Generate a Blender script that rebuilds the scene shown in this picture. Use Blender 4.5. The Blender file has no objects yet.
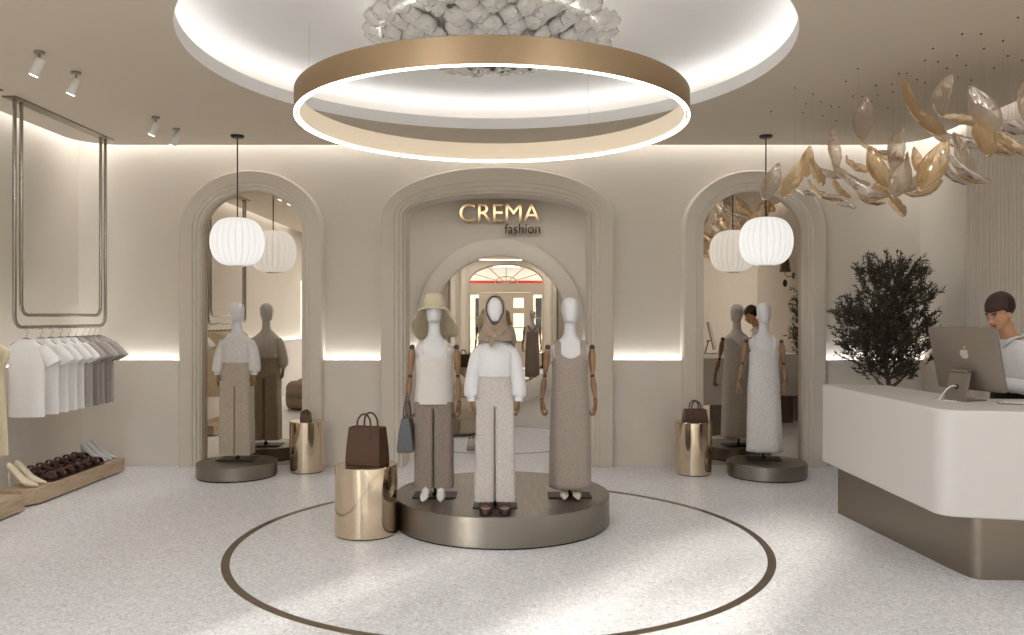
import bpy, bmesh, math, random
from mathutils import Vector, Matrix, noise
random.seed(7)
sc = bpy.context.scene
COL = sc.collection
PI = math.pi
sin, cos = math.sin, math.cos

# ------------------------------------------------------------------ helpers
class MB:
    def __init__(s):
        s.v, s.f, s.mi, s.cur = [], [], [], 0
    def add(s, vf, M=None):
        vs, fs = vf
        o = len(s.v)
        if M is not None:
            vs = [M @ Vector(p) for p in vs]
        s.v += [tuple(p) for p in vs]
        s.f += [tuple(i + o for i in f) for f in fs]
        s.mi += [s.cur] * len(fs)
        return s

def box(x0, x1, y0, y1, z0, z1):
    v = [(x, y, z) for z in (z0, z1) for y in (y0, y1) for x in (x0, x1)]
    return v, [(0, 2, 3, 1), (4, 5, 7, 6), (0, 1, 5, 4), (2, 6, 7, 3), (0, 4, 6, 2), (1, 3, 7, 5)]

def loft(rings, cap0=True, cap1=True, closed=True):
    n = len(rings[0]); v = []; f = []
    for r in rings: v += [tuple(p) for p in r]
    for i in range(len(rings) - 1):
        for j in range(n if closed else n - 1):
            k = (j + 1) % n
            f.append((i*n + j, i*n + k, (i+1)*n + k, (i+1)*n + j))
    if cap0: f.append(tuple(range(n))[::-1])
    if cap1: f.append(tuple(range((len(rings)-1)*n, len(rings)*n)))
    return v, f

def lathe(prof, n=48, cx=0, cy=0, cap=True):
    rings = [[(cx + r*cos(2*PI*j/n), cy + r*sin(2*PI*j/n), z) for j in range(n)] for r, z in prof]
    return loft(rings, cap and prof[0][0] > 1e-6, cap and prof[-1][0] > 1e-6)

def band(prof, n=96, cx=0, cy=0):
    """closed profile turned about z"""
    rings = [[(cx + r*cos(2*PI*j/n), cy + r*sin(2*PI*j/n), z) for j in range(n)] for r, z in prof + prof[:1]]
    return loft(rings, False, False)

def tube(path, r, n=8, closed=False, flat=1.0):
    P = [Vector(p) for p in path]; m = len(P); rings = []
    up = None
    for i, p in enumerate(P):
        if closed: t = P[(i+1) % m] - P[i-1]
        else: t = P[min(i+1, m-1)] - P[max(i-1, 0)]
        if t.length < 1e-9: t = Vector((0, 0, 1))
        t.normalize()
        if up is None:
            a = Vector((0, 1, 0)) if abs(t.y) < .9 else Vector((1, 0, 0))
            up = (a - t*a.dot(t)).normalized()
        else:
            up = up - t*up.dot(t)
            if up.length < 1e-6: up = t.orthogonal()
            up.normalize()
        b = t.cross(up)
        rr = r[i] if isinstance(r, (list, tuple)) else r
        rings.append([p + up*rr*cos(2*PI*j/n) + b*rr*flat*sin(2*PI*j/n) for j in range(n)])
    if closed:
        rings.append(rings[0]); return loft(rings, False, False)
    return loft(rings)

def ribbon(path, side, w, t):
    """flat band along path; side = width direction(s)"""
    P = [Vector(p) for p in path]; m = len(P); rings = []
    for i, p in enumerate(P):
        tg = (P[min(i+1, m-1)] - P[max(i-1, 0)]).normalized()
        s = Vector(side[i] if isinstance(side[0], (tuple, list)) else side)
        s = (s - tg*s.dot(tg)).normalized()
        nn = tg.cross(s)
        ww = w[i] if isinstance(w, (list, tuple)) else w
        rings.append([p + s*ww/2 + nn*t/2, p - s*ww/2 + nn*t/2, p - s*ww/2 - nn*t/2, p + s*ww/2 - nn*t/2])
    return loft(rings)

def prism(poly, z0, z1):
    return loft([[(x, y, z0) for x, y in poly], [(x, y, z1) for x, y in poly]])

def ell(c, r, n=20, m=12):
    v = [(c[0], c[1], c[2]-r[2])]; f = []
    for i in range(1, m):
        a = PI*i/m - PI/2
        for j in range(n):
            b = 2*PI*j/n
            v.append((c[0]+r[0]*cos(a)*cos(b), c[1]+r[1]*cos(a)*sin(b), c[2]+r[2]*sin(a)))
    v.append((c[0], c[1], c[2]+r[2]))
    for j in range(n):
        f.append((0, 1+(j+1) % n, 1+j))
        f.append((len(v)-1, len(v)-1-n+j, len(v)-1-n+(j+1) % n))
    for i in range(m-2):
        for j in range(n):
            k = (j+1) % n
            f.append((1+i*n+j, 1+i*n+k, 1+(i+1)*n+k, 1+(i+1)*n+j))
    return v, f

def cr(keys, t):
    """Catmull-Rom through tuples, t in 0..1"""
    m = len(keys)-1; x = min(max(t*m, 0), m-1e-9); i = int(x); u = x-i
    k = [keys[max(i-1, 0)], keys[i], keys[i+1], keys[min(i+2, m)]]
    return tuple(.5*(2*b+(c-a)*u+(2*a-5*b+4*c-d)*u*u+(3*b-a-3*c+d)*u**3) for a, b, c, d in zip(*k))

def keyring(k, n, p=2.0, fold=None, i=0.0):
    z, rx, ry = k[0], max(k[1], 0), max(k[2], 0)
    cx = k[3] if len(k) > 3 else 0; cy = k[4] if len(k) > 4 else 0
    R = []
    for j in range(n):
        a = 2*PI*j/n; c, s = cos(a), sin(a)
        q = fold(a, z) if fold else 1.0
        R.append((cx+rx*q*math.copysign(abs(c)**(2/p), c), cy+ry*q*math.copysign(abs(s)**(2/p), s), z))
    return R

def keyloft(keys, steps=24, n=32, p=2.0, fold=None, cap0=True, cap1=True):
    keys = [tuple(k)+(0,)*(5-len(k)) for k in keys]
    return loft([keyring(cr(keys, i/steps), n, p, fold) for i in range(steps+1)], cap0, cap1)

def smoothpath(pts, steps=16):
    return [cr(pts, i/steps) for i in range(steps+1)]

def obj(name, mb, mats, parent=None, loc=None, rot=None, smooth=True, angle=40, bevel=0, subd=0, solid=0, seg=2):
    me = bpy.data.meshes.new(name)
    me.from_pydata(mb.v, [], mb.f)
    if not isinstance(mats, (list, tuple)): mats = [mats]
    for m in mats: me.materials.append(m)
    if len(mats) > 1: me.polygons.foreach_set('material_index', mb.mi)
    bm = bmesh.new(); bm.from_mesh(me)
    bmesh.ops.remove_doubles(bm, verts=bm.verts, dist=1e-6)
    bmesh.ops.recalc_face_normals(bm, faces=bm.faces)
    bm.to_mesh(me); bm.free()
    if smooth:
        me.polygons.foreach_set('use_smooth', [True]*len(me.polygons))
        me.set_sharp_from_angle(angle=math.radians(angle))
    o = bpy.data.objects.new(name, me); COL.objects.link(o)
    if parent is not None: o.parent = parent
    if loc: o.location = loc
    if rot: o.rotation_euler = rot
    if solid:
        md = o.modifiers.new('solid', 'SOLIDIFY'); md.thickness = solid; md.offset = 0
    if bevel:
        md = o.modifiers.new('bevel', 'BEVEL'); md.width = bevel; md.segments = seg
        md.limit_method = 'ANGLE'; md.angle_limit = math.radians(35); md.harden_normals = False
    if subd:
        md = o.modifiers.new('sub', 'SUBSURF'); md.levels = subd; md.render_levels = subd
    return o

def tag(o, label=None, cat=None, group=None, kind=None):
    if label: o['label'] = label
    if cat: o['category'] = cat
    if group: o['group'] = group
    if kind: o['kind'] = kind
    return o

def thing(name, label, cat, loc=(0, 0, 0), rotz=0, group=None):
    o = bpy.data.objects.new(name, None); COL.objects.link(o)
    o.empty_display_size = .1
    o.location = loc; o.rotation_euler = (0, 0, rotz)
    return tag(o, label, cat, group)

def struct(name, mb, m, **k):
    o = obj(name, mb, m, **k); o['kind'] = 'structure'; return o

def kids(o): return [c for c in COL.objects if c.parent == o]

def dup(o, loc=None, rotz=None, label=None, parent=None, scale=None):
    c = o.copy(); COL.objects.link(c)
    if loc is not None: c.location = loc
    if rotz is not None: c.rotation_euler = (0, 0, rotz)
    if scale is not None: c.scale = (scale,)*3
    if label: c['label'] = label
    if parent is not None: c.parent = parent
    for ch in list(o.children): dup(ch, parent=c)
    return c

# ------------------------------------------------------------------ materials
def lin(c):
    return tuple(((x/255)/12.92 if x/255 <= .04045 else ((x/255+.055)/1.055)**2.4) for x in c)

def mat(name, rgb, rough=.5, metal=0.0, var=0.0, vscale=6.0, bump=0.0, bscale=60.0, spec=.5, **kw):
    m = bpy.data.materials.new(name); m.use_nodes = True
    nt = m.node_tree; b = nt.nodes['Principled BSDF']
    c = lin(rgb)
    b.inputs['Base Color'].default_value = (*c, 1)
    b.inputs['Roughness'].default_value = rough
    b.inputs['Metallic'].default_value = metal
    b.inputs['Specular IOR Level'].default_value = spec
    for k, v in kw.items():
        b.inputs[k].default_value = v
    tc = nt.nodes.new('ShaderNodeTexCoord')
    if var:
        n = nt.nodes.new('ShaderNodeTexNoise'); n.inputs['Scale'].default_value = vscale
        n.inputs['Detail'].default_value = 4
        nt.links.new(tc.outputs['Object'], n.inputs['Vector'])
        r = nt.nodes.new('ShaderNodeValToRGB')
        r.color_ramp.elements[0].position = .3; r.color_ramp.elements[1].position = .7
        r.color_ramp.elements[0].color = (*[x*(1-var) for x in c], 1)
        r.color_ramp.elements[1].color = (*[min(1, x*(1+var)) for x in c], 1)
        nt.links.new(n.outputs['Fac'], r.inputs['Fac'])
        nt.links.new(r.outputs['Color'], b.inputs['Base Color'])
    if bump:
        n2 = nt.nodes.new('ShaderNodeTexNoise'); n2.inputs['Scale'].default_value = bscale
        n2.inputs['Detail'].default_value = 3
        nt.links.new(tc.outputs['Object'], n2.inputs['Vector'])
        bp = nt.nodes.new('ShaderNodeBump'); bp.inputs['Strength'].default_value = bump
        bp.inputs['Distance'].default_value = .01
        nt.links.new(n2.outputs['Fac'], bp.inputs['Height'])
        nt.links.new(bp.outputs['Normal'], b.inputs['Normal'])
    return m

def emit(name, rgb, strength):
    m = bpy.data.materials.new(name); m.use_nodes = True
    nt = m.node_tree; nt.nodes.clear()
    e = nt.nodes.new('ShaderNodeEmission'); o = nt.nodes.new('ShaderNodeOutputMaterial')
    e.inputs['Color'].default_value = (*lin(rgb), 1); e.inputs['Strength'].default_value = strength
    nt.links.new(e.outputs[0], o.inputs[0]); return m

def brushed(name, rgb, rough, scale=(2, 2, 120), amt=.12):
    m = mat(name, rgb, rough, 1.0)
    nt = m.node_tree; b = nt.nodes['Principled BSDF']; tc = nt.nodes['Texture Coordinate']
    mp = nt.nodes.new('ShaderNodeMapping'); mp.inputs['Scale'].default_value = scale
    n = nt.nodes.new('ShaderNodeTexNoise'); n.inputs['Scale'].default_value = 3; n.inputs['Detail'].default_value = 5
    nt.links.new(tc.outputs['Object'], mp.inputs[0]); nt.links.new(mp.outputs[0], n.inputs['Vector'])
    mr = nt.nodes.new('ShaderNodeMapRange'); mr.inputs[3].default_value = rough-amt; mr.inputs[4].default_value = rough+amt
    nt.links.new(n.outputs['Fac'], mr.inputs[0]); nt.links.new(mr.outputs[0], b.inputs['Roughness'])
    return m

def terrazzo():
    m = mat('terrazzo', (200, 197, 192), .38)
    nt = m.node_tree; b = nt.nodes['Principled BSDF']; tc = nt.nodes['Texture Coordinate']
    base = None
    def chips(scale, thr, cols, prev):
        v = nt.nodes.new('ShaderNodeTexVoronoi'); v.inputs['Scale'].default_value = scale
        nt.links.new(tc.outputs['Object'], v.inputs['Vector'])
        sep = nt.nodes.new('ShaderNodeSeparateColor'); nt.links.new(v.outputs['Color'], sep.inputs[0])
        r = nt.nodes.new('ShaderNodeValToRGB'); r.color_ramp.interpolation = 'CONSTANT'
        for i, c in enumerate(cols):
            e = r.color_ramp.elements[i] if i < 2 else r.color_ramp.elements.new(0)
            e.position = i/len(cols); e.color = (*lin(c), 1)
        nt.links.new(sep.outputs['Red'], r.inputs['Fac'])
        lt = nt.nodes.new('ShaderNodeMath'); lt.operation = 'LESS_THAN'
        # chip radius varies from cell to cell
        mul = nt.nodes.new('ShaderNodeMath'); mul.operation = 'MULTIPLY'; mul.inputs[1].default_value = thr
        nt.links.new(sep.outputs['Green'], mul.inputs[0])
        nt.links.new(v.outputs['Distance'], lt.inputs[0]); nt.links.new(mul.outputs[0], lt.inputs[1])
        mx = nt.nodes.new('ShaderNodeMix'); mx.data_type = 'RGBA'
        nt.links.new(lt.outputs[0], mx.inputs['Factor'])
        if isinstance(prev, tuple): mx.inputs[6].default_value = (*lin(prev), 1)
        else: nt.links.new(prev, mx.inputs[6])
        nt.links.new(r.outputs['Color'], mx.inputs[7])
        return mx.outputs[2]
    c1 = chips(46, .7, [(232, 232, 232), (176, 174, 172), (220, 220, 220), (196, 194, 192), (240, 240, 240)], (214, 214, 217))
    c2 = chips(80, .56, [(234, 234, 234), (118, 110, 104), (190, 186, 182), (142, 130, 120)], c1)
    nt.links.new(c2, b.inputs['Base Color'])
    return m

def wood(name, c1, c2, rough=.5, scale=(1, 14, 14)):
    m = mat(name, c1, rough)
    nt = m.node_tree; b = nt.nodes['Principled BSDF']; tc = nt.nodes['Texture Coordinate']
    mp = nt.nodes.new('ShaderNodeMapping'); mp.inputs['Scale'].default_value = scale
    n = nt.nodes.new('ShaderNodeTexNoise'); n.inputs['Scale'].default_value = 3; n.inputs['Detail'].default_value = 8
    n.inputs['Roughness'].default_value = .7
    nt.links.new(tc.outputs['Object'], mp.inputs[0]); nt.links.new(mp.outputs[0], n.inputs['Vector'])
    r = nt.nodes.new('ShaderNodeValToRGB')
    r.color_ramp.elements[0].position = .3; r.color_ramp.elements[1].position = .7
    r.color_ramp.elements[0].color = (*lin(c1), 1); r.color_ramp.elements[1].color = (*lin(c2), 1)
    nt.links.new(n.outputs['Fac'], r.inputs['Fac']); nt.links.new(r.outputs['Color'], b.inputs['Base Color'])
    return m

def fabric(name, rgb, var=.06, vs=90, bump=.25, bs=240, sheen=.2, wr=.22, wr_scale=11):
    m = mat(name, rgb, .9, 0, var, vs, bump, bs, spec=.2)
    nt = m.node_tree; b = nt.nodes['Principled BSDF']
    b.inputs['Sheen Weight'].default_value = sheen
    # soft wrinkles under the weave
    n = nt.nodes.new('ShaderNodeTexNoise'); n.inputs['Scale'].default_value = wr_scale; n.inputs['Detail'].default_value = 3; n.inputs['Distortion'].default_value = .8
    mp = nt.nodes.new('ShaderNodeMapping'); mp.inputs['Scale'].default_value = (1.3, 1.3, .55)
    nt.links.new(nt.nodes['Texture Coordinate'].outputs['Object'], mp.inputs[0]); nt.links.new(mp.outputs[0], n.inputs['Vector'])
    bp = nt.nodes.new('ShaderNodeBump'); bp.inputs['Strength'].default_value = wr; bp.inputs['Distance'].default_value = .03
    nt.links.new(n.outputs['Fac'], bp.inputs['Height'])
    old = b.inputs['Normal'].links[0].from_node
    nt.links.new(bp.outputs['Normal'], old.inputs['Normal'])
    return m

def glassy(name, tint, gloss, fac, rough=.03):
    """thin sheet: tinted see-through mixed with a sheen"""
    m = bpy.data.materials.new(name); m.use_nodes = True
    nt = m.node_tree; nt.nodes.clear()
    t = nt.nodes.new('ShaderNodeBsdfTransparent'); t.inputs[0].default_value = (*lin(tint), 1)
    g = nt.nodes.new('ShaderNodeBsdfGlossy'); g.inputs[0].default_value = (*lin(gloss), 1); g.inputs['Roughness'].default_value = rough
    mx = nt.nodes.new('ShaderNodeMixShader'); o = nt.nodes.new('ShaderNodeOutputMaterial')
    lw = nt.nodes.new('ShaderNodeLayerWeight'); lw.inputs['Blend'].default_value = fac
    nt.links.new(lw.outputs['Facing'], mx.inputs[0])
    nt.links.new(t.outputs[0], mx.inputs[1]); nt.links.new(g.outputs[0], mx.inputs[2]); nt.links.new(mx.outputs[0], o.inputs[0])
    return m

def leafglass(name, tint, gloss, body):
    """translucent coloured glass: see-through, a milky body and a sheen"""
    m = bpy.data.materials.new(name); m.use_nodes = True
    nt = m.node_tree; nt.nodes.clear(); N = nt.nodes.new; L = nt.links.new
    t = N('ShaderNodeBsdfTransparent'); t.inputs[0].default_value = (*lin(tint), 1)
    d = N('ShaderNodeBsdfTranslucent'); d.inputs[0].default_value = (*lin(body), 1)
    d2 = N('ShaderNodeBsdfDiffuse'); d2.inputs[0].default_value = (*lin(body), 1)
    g = N('ShaderNodeBsdfGlossy'); g.inputs[0].default_value = (*lin(gloss), 1); g.inputs['Roughness'].default_value = .035
    a = N('ShaderNodeMixShader'); a.inputs[0].default_value = .5; L(d.outputs[0], a.inputs[1]); L(d2.outputs[0], a.inputs[2])
    b = N('ShaderNodeMixShader'); b.inputs[0].default_value = .20; L(t.outputs[0], b.inputs[1]); L(a.outputs[0], b.inputs[2])
    lw = N('ShaderNodeLayerWeight'); lw.inputs['Blend'].default_value = .45
    mr = N('ShaderNodeMapRange'); mr.inputs[3].default_value = .30; mr.inputs[4].default_value = .92; L(lw.outputs['Facing'], mr.inputs[0])
    c = N('ShaderNodeMixShader'); L(mr.outputs[0], c.inputs[0]); L(b.outputs[0], c.inputs[1]); L(g.outputs[0], c.inputs[2])
    o = N('ShaderNodeOutputMaterial'); L(c.outputs[0], o.inputs[0]); return m

M = dict(
    wall=mat('warm_plaster', (214, 206, 193), .8, 0, .02, 1.5, .05, 90),
    trim=mat('moulding_paint', (211, 202, 189), .7, 0, .015, 2, .03, 60),
    wains=mat('wainscot_paint', (219, 211, 201), .75, 0, .03, 2.5, .05, 120),
    ceil=mat('ceiling_paint', (200, 188, 170), .8, 0, .015, 1.2, .03, 80),
    recess=mat('recess_paint', (236, 235, 233), .85),
    terrazzo=terrazzo(),
    brass=brushed('inlay_bronze', (146, 134, 116), .36),
    mirror=mat('mirror_silver', (222, 214, 203), .0, 1.0),
    gold=mat('polished_gold', (222, 204, 178), .08, 1.0, 0, 1, .05, 9),
    ringgold=brushed('ring_gold', (172, 149, 119), .5),
    ringin=mat('ring_inner_glow', (214, 196, 168), .6, **{'Emission Color': (1, .86, .68, 1), 'Emission Strength': .22}),  # faint emission stands in for the LED wash on the lining
    nickel=brushed('brushed_nickel', (150, 142, 131), .34, (3, 3, 60)),
    disc=brushed('display_disc_metal', (146, 139, 130), .36, (14, 1.2, 3), .14),
    bronze=brushed('plinth_bronze', (146, 136, 124), .34, (1, 1, 50), .1),
    chrome=mat('satin_steel', (168, 164, 158), .16, 1.0),
    black=mat('black_metal', (44, 40, 37), .45, .6),
    white=mat('white_lacquer', (226, 223, 218), .35),
    counter=mat('solid_surface', (210, 206, 200), .42),
    mann=mat('mannequin_white', (212, 211, 212), .45),
    armwood=wood('mannequin_wood', (122, 90, 62), (164, 128, 94), .45, (14, 14, 2)),
    boxwood=wood('display_oak', (164, 143, 118), (200, 178, 150), .55, (12, 1.5, 12)),
    dark=mat('dark_recess', (58, 34, 28), .4),
    brownleather=mat('brown_leather', (80, 52, 36), .42, 0, .08, 30, .2, 160),
    sandal=mat('sandal_leather', (72, 47, 40), .35, 0, .12, 40),
    sole=mat('sandal_sole', (58, 40, 36), .45),
    insole=mat('sandal_insole', (164, 136, 122), .5),
    beigelea=mat('beige_leather', (226, 212, 186), .4),
    greylea=mat('grey_leather', (196, 196, 196), .35),
    bluelea=mat('slate_leather', (92, 94, 97), .45, 0, .06, 20, .15, 140),
    wht=fabric('white_cotton', (216, 215, 216), .02, 60, .12, 160),
    ivory=fabric('ivory_satin', (214, 209, 202), .02, 40, .06, 120),
    tee=fabric('white_tee_cotton', (238, 237, 236), .02, 60, .1, 150, wr=.1),
    knitwhite=fabric('white_linen', (214, 211, 208), .14, 80, .35, 200),
    greytee=fabric('grey_cotton', (178, 172, 167), .05, 80, .15, 160),
    greytee2=fabric('taupe_cotton', (160, 151, 144), .05, 80, .15, 160),
    cream=fabric('cream_cotton', (212, 199, 170), .04, 40, .12, 150),
    taupe=fabric('taupe_tweed', (142, 128, 117), .17, 90, .3, 260),
    oat=fabric('oat_tweed', (192, 184, 177), .16, 90, .4, 260),
    sand=fabric('sand_tweed', (180, 167, 150), .22, 110, .4, 260),
    dressgrey=fabric('taupe_linen', (156, 143, 133), .14, 80, .3, 260),
    scarf=fabric('headscarf_silk', (156, 138, 118), .05, 50, .1, 120),
    hat=fabric('straw_hat', (206, 194, 167), .05, 120, .3, 200),
    boucle=fabric('boucle', (150, 132, 112), .1, 60, .6, 90),
    bouclelight=fabric('boucle_pale', (182, 166, 146), .08, 60, .6, 90),
    alu=mat('monitor_aluminium', (132, 122, 111), .42, .5),
    alulight=mat('emblem_silver', (214, 206, 196), .25, .4),
    screen=mat('screen_glass', (18, 18, 20), .12),
    plastic=mat('white_plastic', (224, 222, 218), .4),
    skin=mat('skin', (198, 150, 116), .5, 0, .04, 30, 0, 1, **{'Subsurface Weight': .08}),
    lip=mat('lip', (150, 78, 66), .45),
    hair=mat('dark_hair', (56, 30, 25), .45, 0, .3, 60, .5, 180),
    eyew=mat('eye_white', (230, 226, 220), .3),
    eyed=mat('eye_dark', (34, 24, 20), .3),
    blackcloth=fabric('black_cloth', (32, 30, 30), .05, 80, .15, 160),
    bark=mat('olive_bark', (84, 68, 54), .85, 0, .2, 25, .6, 40),
    leafd=mat('olive_leaf', (58, 54, 40), .5, 0, .35, 5),
    pot=mat('clay_pot', (150, 138, 122), .7, 0, .06, 10),
    soil=mat('soil', (54, 42, 34), .95),
    doorp=mat('door_paint', (196, 184, 164), .55),
    redfas=mat('red_fascia', (186, 48, 48), .6),
    pave=mat('street_paving', (160, 155, 148), .85, 0, .1, 3),
    petal=mat('petal_glass', (240, 237, 232), .1, 0, 0, 1, .5, 30, **{'Transmission Weight': .35}),
    leafgold=leafglass('gold_glass', (252, 243, 226), (250, 232, 202), (250, 236, 212)),
    leafclear=leafglass('smoke_glass', (250, 246, 242), (252, 246, 240), (240, 230, 221)),
    pane=glassy('window_glass', (248, 250, 250), (255, 255, 255), .04, .0),
    goldsign=mat('sign_gold', (212, 180, 138), .14, 1.0),
    signdark=mat('sign_bronze', (84, 66, 48), .25, .8),
    led=emit('led_white', (252, 252, 255), 9),
    ledrec=emit('led_recess', (252, 253, 255), 4.3),
    ledsoft=emit('led_soft', (250, 251, 255), 15),
    ledring=emit('led_ring', (255, 251, 246), 7),
    spotled=emit('spot_lens', (255, 246, 232), 8),
    brick=mat('facade', (196, 182, 150), .9, 0, .12, 2),
)
# ------------------------------------------------------------------ the room
# metres; camera at the origin 1.65 m up, looking along +Y
XL, XR, YB, YE = -4.85, 4.57, 9.02, -1.5
ZC, ZT = 3.542, 3.95            # lowered ceiling, slab above it
AX = -.165                      # the shop's axis
BXL, BXR, YBB = -3.6, 3.3, 12.3  # room behind the middle arch
CH = 8.955                      # wainscot face on the back wall

# ---- floor
b = MB(); b.add(box(XL-.3, XR+.3, YE-.3, YBB+.3, -.1, 0))
struct('floor', b, M['terrazzo'], smooth=False)
b = MB(); b.add(band([(1.90, .0), (1.955, .0), (1.955, .002), (1.90, .002)], 160))
struct('trim_1', b, M['brass'], loc=(-.09, 6.0, 0), smooth=False)
b = MB(); b.add(band([(1.21, .0), (1.25, .0), (1.25, .002), (1.21, .002)], 120))
struct('trim_2', b, M['brass'], loc=(-.165, 10.98, 0), smooth=False)

# ---- walls
WZ0 = 1.2
def arch_pts(cx, hw, spring, rise, n=40):
    return [(cx - hw*cos(PI*i/n), spring + rise*sin(PI*i/n)) for i in range(n+1)]

def spandrel(b, pts, ztop, y0, y1):
    """solid wall above an arch, pts from left springing to right springing"""
    lo0 = [(x, y0, z) for x, z in pts]; hi0 = [(x, y0, ztop) for x, z in pts]
    lo1 = [(x, y1, z) for x, z in pts]; hi1 = [(x, y1, ztop) for x, z in pts]
    b.add(loft([lo0, hi0, hi1, lo1, lo0], False, False, closed=False))

CA = dict(hw=1.03, spring=2.775, rise=.26)
b = MB()
b.add(box(XL-.3, AX-CA['hw'], YB, YB+.28, 0, ZT)); b.add(box(AX+CA['hw'], XR+.3, YB, YB+.28, 0, ZT))
b.add(box(AX-CA['hw'], AX-CA['hw']+.001, YB, YB+.28, CA['spring'], ZT))
spandrel(b, arch_pts(AX, **CA), ZT, YB, YB+.28)
struct('wall_back', b, M['wall'], angle=30)
SW = [(-.88, -.48, 2.55), (-1.45, -.95, 2.76)]      # two small side windows in front of the photo: y0, y1, top
b = MB(); ys = [YE-.3, SW[1][0], SW[1][1], SW[0][0], SW[0][1], YB+.28]
for i in (0, 2, 4): b.add(box(XL-.12, XL, ys[i], ys[i+1], 0, ZT))
for y0, y1, zt in SW: b.add(box(XL-.12, XL, y0, y1, 0, WZ0)); b.add(box(XL-.12, XL, y0, y1, zt, ZT))
struct('wall_left', b, M['wall'], smooth=False)
for k, (y0, y1, zt) in enumerate(SW):
    b = MB()
    for y in (y0+.02, y1-.02): b.add(box(XL-.09, XL-.03, y-.02, y+.02, WZ0, zt))
    for z in (WZ0+.02, zt-.02): b.add(box(XL-.09, XL-.03, y0, y1, z-.02, z+.02))
    fr = struct('window_%d' % (k+2), b, M['doorp'], smooth=False)
    b = MB(); b.add(box(XL-.062, XL-.058, y0, y1, WZ0, zt)); obj('pane', b, M['pane'], fr, smooth=False)
b = MB(); b.add(box(XR, XR+.3, YE-.3, YB+.28, 0, ZT)); struct('wall_right', b, M['wall'], smooth=False)
b = MB(); b.add(box(BXL-.3, BXR+.3, YBB, YBB+.3, 0, ZT)); struct('wall_inner_back', b, M['wall'], smooth=False)
b = MB(); b.add(box(BXL-.3, BXL, YB+.28, YBB+.3, 0, ZT)); struct('wall_inner_left', b, M['wall'], smooth=False)
b = MB(); b.add(box(BXR, BXR+.3, YB+.28, YBB+.3, 0, ZT)); struct('wall_inner_right', b, M['wall'], smooth=False)

# ---- entrance wall behind the camera: door with fanlight and side lights, two shop windows
DX = -.19
FAN = dict(hw=1.23, spring=2.76, rise=.62)
WIN = [(-4.25, -2.75)]
b = MB()
edges = [XL-.3, WIN[0][0], WIN[0][1], DX-FAN['hw'], DX+FAN['hw'], XR+.3]
for i in (0, 2, 4): b.add(box(edges[i], edges[i+1], YE-.28, YE, 0, ZT))
for w in WIN:
    b.add(box(w[0], w[1], YE-.28, YE, 0, .3)); cx = (w[0]+w[1])/2; hw = (w[1]-w[0])/2
    spandrel(b, arch_pts(cx, hw, 2.76, .55), ZT, YE-.28, YE)
spandrel(b, arch_pts(DX, **FAN), ZT, YE-.28, YE)
struct('wall_entrance', b, M['wall'], angle=30)

def mullions(b, cx, hw, spring, rise, n, y, t=.03):
    for i in range(1, n):
        a = PI*i/n
        b.add(tube([(cx, y, spring), (cx-hw*cos(a), y, spring+rise*sin(a))], t/2, 6))
    pts = arch_pts(cx, hw-.02, spring, rise-.02)
    b.add(ribbon([(x, y, z) for x, z in pts], (0, 1, 0), .1, .05))
    b.add(ribbon([(cx+.3*hw*(x-cx)/hw, y, spring+.36*(z-spring)) for x, z in pts], (0, 1, 0), .04, .03))

for k, w in enumerate(WIN):
    cx = (w[0]+w[1])/2; hw = (w[1]-w[0])/2; y = YE-.14
    b = MB()
    for x in (w[0]+.03, w[1]-.03): b.add(box(x-.03, x+.03, y-.05, y+.05, .3, 2.76))
    b.add(box(cx-.025, cx+.025, y-.03, y+.03, .3, 2.72))
    for z in (.33, 2.73): b.add(box(w[0], w[1], y-.05, y+.05, z-.03, z+.03))
    mullions(b, cx, hw, 2.76, .55, 6, y)
    fr = struct('window_%d' % (k+1), b, M['doorp'], angle=30)
    b = MB(); pts = [(w[0], .3), (w[1], .3)] + arch_pts(cx, hw, 2.76, .55)[::-1]
    b.add(([(x, y, z) for x, z in pts], [tuple(range(len(pts)))])); obj('pane', b, M['pane'], fr, smooth=False)

# door unit: transom, side lights, two leaves with panes, fanlight above
y = YE-.14
fr = MB(); p = MB()
x0, x1 = DX-FAN['hw'], DX+FAN['hw']
mullions(fr, DX, FAN['hw'], 2.76, .62, 6, y)
pts = arch_pts(DX, FAN['hw'], 2.76, .62)
p.add(([(x, y, z) for x, z in pts], [tuple(range(len(pts)))]))
fr.add(box(x0, x1, y-.07, y+.07, 2.46, 2.76))           # transom
def frame_rect(b, xa, xb, za, zb, y, t, d): 
    b.add(box(xa, xa+t, y-d, y+d, za, zb)); b.add(box(xb-t, xb, y-d, y+d, za, zb))
    b.add(box(xa+t, xb-t, y-d, y+d, za, za+t)); b.add(box(xa+t, xb-t, y-d, y+d, zb-t, zb))
for xa, xb in ((x0, x0+.42), (x1-.42, x1)):
    frame_rect(fr, xa, xb, 0, 2.46, y, .075, .06)
    fr.add(box(xa, xb, y-.06, y+.06, 0, .5)); fr.add(box(xa+.07, xb-.07, y-.02, y+.02, 1.62, 1.65))
    p.add(box(xa+.07, xb-.07, y-.004, y+.004, .5, 2.39))
df = struct('door_1', fr, M['doorp'], angle=30)
obj('pane', p, M['pane'], df, smooth=False)
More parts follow.
